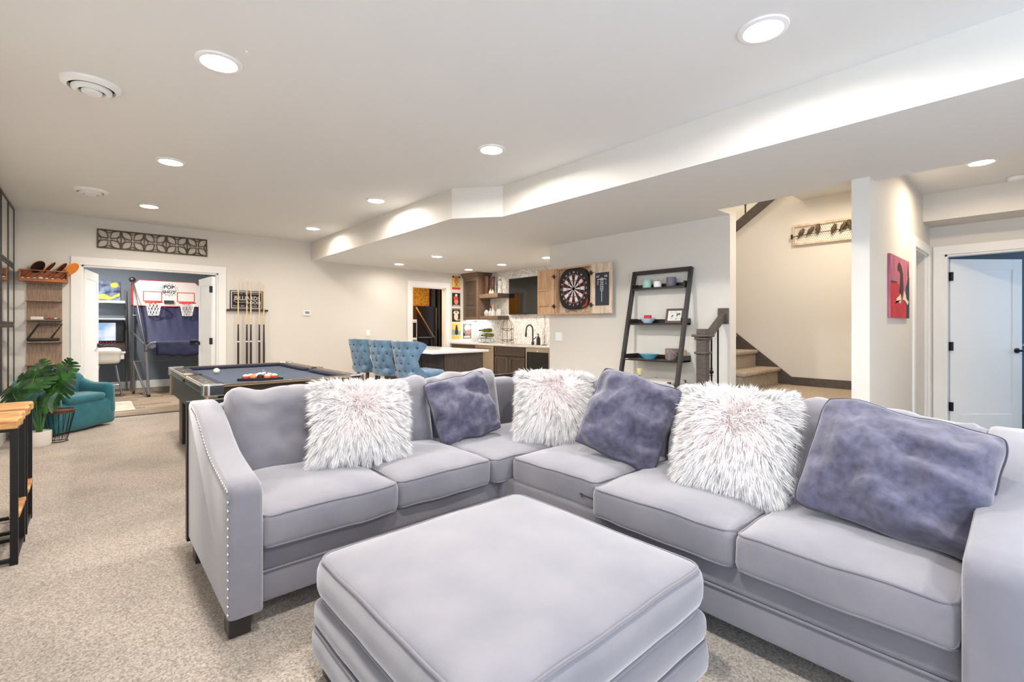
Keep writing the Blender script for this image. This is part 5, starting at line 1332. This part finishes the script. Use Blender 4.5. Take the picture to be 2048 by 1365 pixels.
# ================================================================== RIGHT SIDE: STAIRS
st_ = thing('staircase', 'carpeted stairs with landing rising behind the dartboard wall', 'staircase', (5.2, 1.6, 0)); del st_['category']; del st_['label']; st_['kind'] = 'structure'
def step(x0, x1, y0, y1, z0, z1, side):
    # carpeted block with rounded nosing on one side
    mb = MB().box(x0, x1, y0, y1, z0, z1-.05)
    if side == 'x': mb.rbox(((x0+x1)/2-.015, (y0+y1)/2, z1-.025), (x1-x0+.03, y1-y0, .05), .022, (4, 4, 2))
    else: mb.rbox(((x0+x1)/2, (y0+y1)/2-.015, z1-.025), (x1-x0, y1-y0+.03, .05), .022, (4, 4, 2))
    return mb.build('step', 'stair_carpet', st_, world=True, smooth=True, angle=60)
h = .1935
step(4.42, 4.67, .995, 2.14, 0, h, 'x'); step(4.66, 4.93, .995, 2.10, 0, 2*h, 'x')
step(4.92, 5.998, .995, 2.06, 0, 3*h, 'x')
for k in range(8): step(4.975, 5.998, 2.06+.248*k, 2.06+.248*k+.26, 0, 3*h+h*(k+1), 'y')
MB().prism([(1.92, .585), (1.92, .672), (4.2, .672+.80*2.28), (4.2, .672+.80*2.28-.3), (2.05, .585)], 'x', 5.982, 5.999).build('skirt_board', 'stair_wood', st_, world=True)
MB().box(4.972, 4.985, 2.112, 2.13, .0, .62).build('corner_trim', 'stair_wood', st_, world=True)
t = thing('upper_stair_guard', 'dark sloping stair stringer with iron balusters high in the stairwell', 'railing', (6.05, 2.4, 2.4))
ya, yb = 2.0, 2.9
MB().prism([(ya, sl(ya)-.055), (yb, sl(yb)-.055), (yb, sl(yb)+.075), (ya, sl(ya)+.075)], 'x', 5.985, 6.115).build('stringer_cap', 'stair_wood', t, world=True, bevel=.003)
for y in (2.12, 2.29, 2.455, 2.62, 2.78):
    b = MB().box(6.045, 6.058, y-.006, y+.006, sl(y)+.075, sl(y)+1.0)
    b.sph((6.051, y, sl(y)+.22), .018, 8, 6).build('baluster', 'black_metal', t, world=True)
MB().bar((6.051, ya, sl(ya)+1.02), (6.051, yb, sl(yb)+1.02), .05, .05).build('handrail', 'stair_wood', t, world=True)
# newel, handrail, balusters
t = thing('newel_post', 'square grey-stained newel post at the foot of the stairs', 'newel post', (4.387, 2.173, 0))
MB().box(-.046, .046, -.046, .046, .12, 1.12).build('shaft', 'stair_wood', t, bevel=.003); MB().box(-.06, .06, -.06, .06, 0, .12).build('plinth', 'stair_wood', t, bevel=.004)
MB().rbox((0, 0, .995), (.125, .125, .022), .008, (3, 3, 2)).build('collar', 'stair_wood', t, smooth=True); MB().prism([(-.062, -.062), (.062, -.062), (.062, .062), (-.062, .062)], 'z', 1.12, 1.145).build('cap_moulding', 'stair_wood', t, bevel=.008)
MB().rbox((0, 0, 1.16), (.16, .16, .025), .01, (3, 3, 2)).build('cap', 'stair_wood', t, smooth=True); MB().box(-.045, .045, -.045, .045, 1.172, 1.225).build('cap_block', 'stair_wood', t, bevel=.006)
t = thing('stair_handrail', 'short sloping wooden handrail from newel to wall with iron balusters', 'handrail', (4.6, 2.173, 0))
MB().bar((4.425, 2.173, 1.115), (4.815, 2.173, 1.355), .055, .07).build('rail', 'stair_wood', t, world=True, bevel=.008)
MB().box(4.808, 4.829, 2.118, 2.228, 1.275, 1.435).build('rosette', 'stair_wood', t, world=True, bevel=.005)
for x in (4.56, 4.70):
    zt = 1.115+(x-4.425)/.39*.24-.03
    b = MB().box(x-.0065, x+.0065, 2.1665, 2.1795, 0, zt)
    if x < 4.6: b.sph((x, 2.173, .80), .022, 10, 6); b.lathe([(.012, .76), (.016, .765), (.012, .77)], (x, 2.173, 0), 10); b.lathe([(.012, .83), (.016, .835), (.012, .84)], (x, 2.173, 0), 10)
    b.build('baluster', 'black_metal', t, world=True)
o = MB().rbox((5.03, 2.55, 1.47), (.05, .3, .06), .012, (3, 3, 3)).build('wall_handrail', 'stair_wood', None, smooth=True); tag(o, 'end of a dark wall handrail just visible in the stairwell', 'handrail')
# ---- bird art
t = thing('bird_art', 'pale wooden wall art with small birds perched on a wire', 'wall art', (5.985, 1.53, 2.165))
a0, a1, hh = -.37, .37, .232
MB().box(.0, .012, a0, a1, 0, hh).build('peg_panel', 'peg', t)
for q in ((a0, a1, 0, .026), (a0, a1, hh-.026, hh), (a0, a0+.02, .026, hh-.026), (a1-.02, a1, .026, hh-.026)):
    MB().box(-.022, .0, *q).build('frame_strip', 'rustic', t, bevel=.003)
dots = MB(); r_ = 0
for j in range(9):
    for i in range(34):
        y = a0+.035+i*.0202+(.01 if j % 2 else 0); z = .04+j*.019
        if y < a1-.03: dots.box(-.0008, 0, y-.0036, y+.0036, z-.0036, z+.0036)
dots.build('peg_holes', 'poster_dark', t, kind='stuff')
MB().tube([(-.03, a1+.008, .098), (-.03, .1, .115), (-.03, -.1, .118), (-.03, a0-.008, .135)], .0035, 6).build('wire', 'black', t, smooth=True)
MB().box(-.036, -.022, a1-.004, a1+.014, .075, .125).build('wire_end', 'black', t)
for k, (y, ang) in enumerate(((.28, .5), (.19, .7), (.115, .05), (-.03, .35), (-.115, .6), (-.175, -.2), (-.25, -.12), (-.30, .3))):
    c, s = math.cos(ang), math.sin(ang); zc_ = .13+.012*(k % 3)
    P = lambda a, b: (-.034, y-(a*s)*1.0, zc_+a*c)
    mb = MB(); body = [Vector((-.034, y+q*s*-1, zc_+q*c)) for q in (-.058, -.04, -.02, .0, .02, .034, .046, .056)]
    mb.tube(body, [.006, .010, .018, .025, .024, .018, .017, .005], 10)
    mb.cyl(body[6]+Vector((0, -.008, .0)), body[6]+Vector((0, -.026, -.002)), .004, .0008, 6)
    mb.build('bird', 'bird', t, smooth=True)
# ---- painting in the hall
t = thing('hall_painting', 'abstract red and pink canvas on the beige hall wall', 'painting', (5.427, .855, 1.325))
w, h = .83, .54
MB().box(-w/2, w/2, -.0, .018, 0, h).build('canvas', 'canvas_pink', t)
def pshape(m, pts, i): MB().prism([(-w/2+u*w, v*h) for u, v in pts], 'y', -.0006*(i+1), -.0006*i-.0001).build('painted_area', m, t)
pshape('canvas_red', [(0, 0), (.85, 0), (.85, .28), (.68, .33), (.62, .25), (.45, .30), (.42, .55), (.3, .57), (0, .56)], 0)
pshape('canvas_teal', [(.82, 0), (1, 0), (1, .73), (.95, .74), (.85, .6), (.78, .52), (.84, .3)], 1)
pshape('canvas_teal', [(.90, .74), (.97, .74), (.9, .95)], 2)
pshape('canvas_brown', [(.34, .85), (.42, .92), (.55, .86), (.62, .75), (.66, .5), (.58, .34), (.5, .4), (.42, .42), (.47, .55), (.5, .74), (.42, .77), (.36, .76)], 3)
pshape('canvas_cream', [(.2, .22), (.3, .32), (.42, .36), (.5, .40), (.52, .3), (.47, .23), (.35, .28), (.24, .27)], 4)
pshape('canvas_cream', [(.6, .31), (.7, .47), (.82, .33), (.95, .29), (.88, .23), (.72, .3)], 5)
pshape('canvas_brown', [(0, .55), (.3, .57), (.3, .585), (0, .575)], 6)
# ================================================================== DARTBOARD CABINET
t = thing('dart_cabinet', 'open rustic pale wood dartboard cabinet on the wall', 'dart cabinet', (4.78, 4.12, 1.41))
y0, y1, z0, z1, xf0, xb0 = 3.81, 4.44, 1.41, 2.035, 4.735, 4.829
MB().box(xb0-.012, xb0, y0, y1, z0, z1).build('back_panel', 'rustic', t, world=True)
for q in ((y0, y0+.02, z0, z1), (y1-.02, y1, z0, z1), (y0+.02, y1-.02, z0, z0+.02), (y0+.02, y1-.02, z1-.02, z1)):
    MB().box(xf0, xb0-.0121, *q).build('side_board', 'rustic_brown', t, world=True, bevel=.002)
for nm, a, b, m in (('R', 3.483, 3.803, 'rustic'), ('L', 4.447, 4.767, 'rustic_brown')):
    d = MB().box(4.725, 4.745, a, b, z0, z1).build('door', m, t, world=True, bevel=.002)
    hp = a if nm == 'L' else b
    for z in (z0+.11, z1-.11):
        hb = MB().box(4.718, 4.7245, hp-.012, hp+.012, z-.028, z+.028)
        for s in (-1, 1): hb.box(4.719, 4.7245, hp+s*.016-.01, hp+s*.016+.01, z+s*.006-.008, z+s*.006+.008)
        hb.box(4.719, 4.7245, hp-.045, hp-.012, z-.004, z+.004).box(4.719, 4.7245, hp+.012, hp+.045, z-.004, z+.004)
        o = hb.build('hinge', 'black', d); o.location = -Vector(t.location)
    if nm == 'L':
        for z in (z0+.12, z0+.33):
            o = MB().box(4.70, 4.7245, a+.1, b-.05, z, z+.02).build('dart_ledge', 'rustic_brown', d, bevel=.002); o.location = -Vector(t.location)
    else:
        o = MB().box(4.720, 4.7245, 3.527, 3.735, 1.508, 1.916).build('chalkboard', 'chalk', d); o.location = -Vector(t.location)
        tx = MB(); X_ = 4.7193
        text_mb('A7', .04, R_NEGX, (X_, 3.695, 1.868), mb=tx); text_mb('A0', .04, R_NEGX, (X_, 3.572, 1.868), mb=tx)
        for i in range(7): tx.box(X_-.0005, X_, 3.612, 3.616, 1.69, 1.845).box(X_-.0005, X_, 3.65, 3.654, 1.69, 1.845) if i == 0 else None
        text_mb('20\n19\n18\n17\n16\n15\nB', .026, R_NEGX, (X_, 3.633, 1.766), mb=tx)
        tx.box(X_-.0005, X_, 3.631, 3.637, 1.555, 1.69); tx.box(X_-.0005, X_, 3.575, 3.69, 1.83, 1.838)
        text_mb('X\n/ X\nO', .026, R_NEGX, (X_, 3.695, 1.80), mb=tx); text_mb('X\n/\nO', .026, R_NEGX, (X_, 3.57, 1.80), mb=tx)
        o = tx.build('chalk_writing', 'white_paint', d, fixn=False, kind='stuff'); o.location = -Vector(t.location)
t = thing('dartboard', 'black electronic dartboard with white and plum segments in the cabinet', 'dartboard', (4.80, 4.125, 1.745), R=Matrix.Identity(4))
# local y to the left (+Y world), z up, front at -x
def sq(r, e=3.2, n=48): return [(r*math.copysign(abs(math.cos(2*PI*i/n))**(2/e), math.cos(2*PI*i/n)), r*math.copysign(abs(math.sin(2*PI*i/n))**(2/e), math.sin(2*PI*i/n))) for i in range(n)]
MB().prism([(a*.94, b*1.0) for a, b in sq(.272)], 'x', -.04, .015).build('housing', 'dart_black', t, bevel=.01)
ring = lambda r0, r1, a0_, a1_, x, k=4: [(r1*math.sin(a0_+(a1_-a0_)*i/k), r1*math.cos(a0_+(a1_-a0_)*i/k)) for i in range(k+1)]+[(r0*math.sin(a0_+(a1_-a0_)*i/k), r0*math.cos(a0_+(a1_-a0_)*i/k)) for i in range(k, -1, -1)]
for i in range(20):
    a0_, a1_ = (i-.5)*2*PI/20, (i+.5)*2*PI/20
    main = 'dart_white' if i % 2 else 'dart_plum'; 
    sg = MB(); x = -.0405
    sg.prism(ring(.022, .105, a0_+.03, a1_-.03, x), 'x', x-.003, x); sg.prism(ring(.119, .176, a0_+.012, a1_-.012, x), 'x', x-.003, x)
    o = sg.build('segment', main, t); o['kind'] = 'stuff'
    rr = MB().prism(ring(.107, .117, a0_, a1_, x), 'x', x-.003, x); rr.prism(ring(.179, .192, a0_+.01, a1_-.01, x), 'x', x-.003, x)
    o = rr.build('ring_segment', 'red' if i % 2 == 0 else 'plastic_grey', t); o['kind'] = 'stuff'
MB().lathe([(1e-6, 0), (.02, 0)], n=16).xf(Matrix.Translation((-.044, 0, 0)) @ Matrix.Rotation(-PI/2, 4, 'Y')).build('bullseye', 'plastic_grey', t, fixn=False)
nums = [20, 1, 18, 4, 13, 6, 10, 15, 2, 17, 3, 19, 7, 16, 8, 11, 14, 9, 12, 5]
tx = MB()
for i, n_ in enumerate(nums):
    a = 2*PI*i/20; text_mb(str(n_), .034, R_NEGX, (-.0412, -.217*math.sin(a), .217*math.cos(a)), mb=tx)
tx.build('numbers', 'dart_white', t, fixn=False, kind='stuff')
MB().prism([(-.245, -.17), (-.225, -.225), (-.175, -.25), (-.13, -.25), (-.20, -.20), (-.235, -.13)], 'x', -.043, -.0405).build('badge', 'red', t)
MB().tube([(-.02, .16, -.27), (-.03, .13, -.31), (-.03, .05, -.275), (-.03, -.02, -.295), (-.03, -.06, -.315), (-.03, -.24, -.312)], .0035, 5).build('cable', 'black', t, smooth=True)
# ================================================================== LADDER SHELF
t = thing('ladder_shelf', 'black leaning ladder bookshelf beside the dartboard cabinet', 'bookshelf', (4.6, 2.855, 0))
RX = lambda z: 4.795-.238*(1.885-z)
YA, YBk = 3.205, 2.505
for y in (YA, YBk):
    MB().bar((RX(0), y, 0), (RX(1.885), y, 1.885), .05, .035, (0, 1, 0)).build('rail', 'espresso', t, world=True, bevel=.003)
MB().box(4.772, 4.822, YBk, YA, 1.845, 1.89).build('top_bar', 'espresso', t, world=True, bevel=.003)
LZ = [1.685, 1.285, .885, .47]
for z in LZ:
    xf_ = min(RX(z)-.015, 4.695); s = MB().box(xf_, 4.822, YBk+.02, YA-.02, z-.018, z).build('shelf', 'espresso', t, world=True, bevel=.002)
    MB().box(4.808, 4.822, YBk+.02, YA-.02, z, z+.045).build('back_lip', 'espresso', t, world=True)
    for y in (YBk+.02, YA-.032): MB().box(xf_-.01, 4.822, y-.0, y+.012, z-.02, z+.05).build('side_lip', 'espresso', t, world=True, bevel=.002)
def cup(loc, r, h, m, label, cat='cup', fill=None):
    t = thing('cup' if cat == 'cup' else cat, label, cat, loc)
    MB().lathe([(1e-6, 0), (r*.82, 0), (r*.95, h*.08), (r, h*.5), (r*.97, h), (r*.88, h), (r*.9, h*.5), (r*.8, h*.1), (1e-6, h*.1)], n=24).build('body', m, t, smooth=True)
    if fill:
        f = MB()
        for i in range(10): a = i*2.4; f.sph((r*.5*math.cos(a)*(i/10), r*.5*math.sin(a)*(i/10), h*.95+.006*(i % 3)), r*.28, 8, 5)
        f.build('contents', fill, t, kind='stuff', smooth=True)
cup((4.753, 3.015, 1.686), .052, .095, 'cup_mint', 'mint green ceramic cup on the top ladder shelf')
cup((4.758, 2.885, 1.686), .045, .068, 'cup_white', 'white ceramic cup filled with trinkets on the top ladder shelf', 'cup', 'tan_pot')
cup((4.752, 2.715, 1.686), .054, .10, 'cup_grey', 'grey mauve ceramic cup on the top ladder shelf')
def bowl(loc, r, h, m, label):
    t = thing('bowl', label, 'bowl', loc)
    MB().lathe([(1e-6, 0), (r*.55, 0), (r*.58, h*.12), (r*.9, h*.7), (r, h), (r*.96, h), (r*.84, h*.7), (r*.5, h*.25), (1e-6, h*.22)], n=32).build('body', m, t, smooth=True); return t
bowl((4.718, 2.985, 1.286), .085, .052, 'bowl_pale', 'pale blue bowl on the second ladder shelf holding a red box')
o = MB().rbox((4.718, 2.985, 1.338), (.05, .075, .075), .008, (3, 3, 3)).build('candy_box', 'candy_red', None, smooth=True); tag(o, 'small red patterned box standing in the pale blue bowl', 'box')
t = thing('photo_frame', 'brown picture frame tilted back on the second ladder shelf', 'picture frame', (4.715, 2.665, 1.287), R=Matrix.Rotation(-PI/2+.12, 4, 'Z') @ Matrix.Rotation(-.3, 4, 'X'))
w, h, f = .20, .165, .026
MB().box(-w/2, w/2, 0, .012, 0, f).box(-w/2, w/2, 0, .012, h-f, h).box(-w/2, -w/2+f, 0, .012, f, h-f).box(w/2-f, w/2, 0, .012, f, h-f).build('frame', 'frame_brown', t, bevel=.002); MB().box(-w/2+f, w/2-f, .004, .008, f, h-f).build('mat_board', 'white_paint', t); MB().box(-w/2+f+.012, w/2-f-.012, .003, .0039, f+.01, h-f-.01).build('photograph', 'photo', t)
bowl((4.665, 2.935, .886), .105, .055, 'bowl_blue', 'bright blue bowl on the third ladder shelf')
cup((4.63, 2.635, .886), .072, .125, 'pot_mauve', 'speckled mauve flowerpot on the third ladder shelf', 'flowerpot')
cup((4.755, 2.582, .886), .042, .11, 'tan_pot', 'small tan pot behind the speckled flowerpot', 'flowerpot')
t = thing('candle_holder', 'twisted metal candle holder with glass cup on the lowest ladder shelf', 'candle holder', (4.56, 2.99, .471))
MB().lathe([(1e-6, 0), (.045, 0), (.04, .012), (.008, .02), (.008, .03)], n=20).build('base', 'black_metal', t, smooth=True)
for q in (0, PI): MB().tube([(.007*math.cos(q+i*.7), .007*math.sin(q+i*.7), .025+i*.009) for i in range(24)], .0045, 6).build('twisted_stem', 'black_metal', t, smooth=True)
MB().lathe([(1e-6, .24), (.02, .24), (.03, .265), (.032, .31), (.029, .31), (.026, .27), (1e-6, .25)], n=20).build('glass_cup', 'wax', t, smooth=True); MB().lathe([(1e-6, .252), (.024, .255), (.024, .30), (1e-6, .302)], n=16).build('candle', 'wax', t, smooth=True)
t = thing('storage_trunk', 'cream storage box with metal corners on the lowest ladder shelf', 'box', (4.60, 2.73, .471))
MB().rbox((0, 0, .10), (.34, .36, .2), .012, (4, 4, 4)).build('body', 'trunk', t, smooth=True); MB().box(-.172, .172, -.182, .182, .165, .172).build('lid_line', 'tan_pot', t)
for sx in (-1, 1):
    for sy in (-1, 1): MB().rbox((sx*.155, sy*.165, .185), (.035, .035, .035), .006, (3, 3, 3)).build('corner_bracket', 'rust', t, smooth=True)
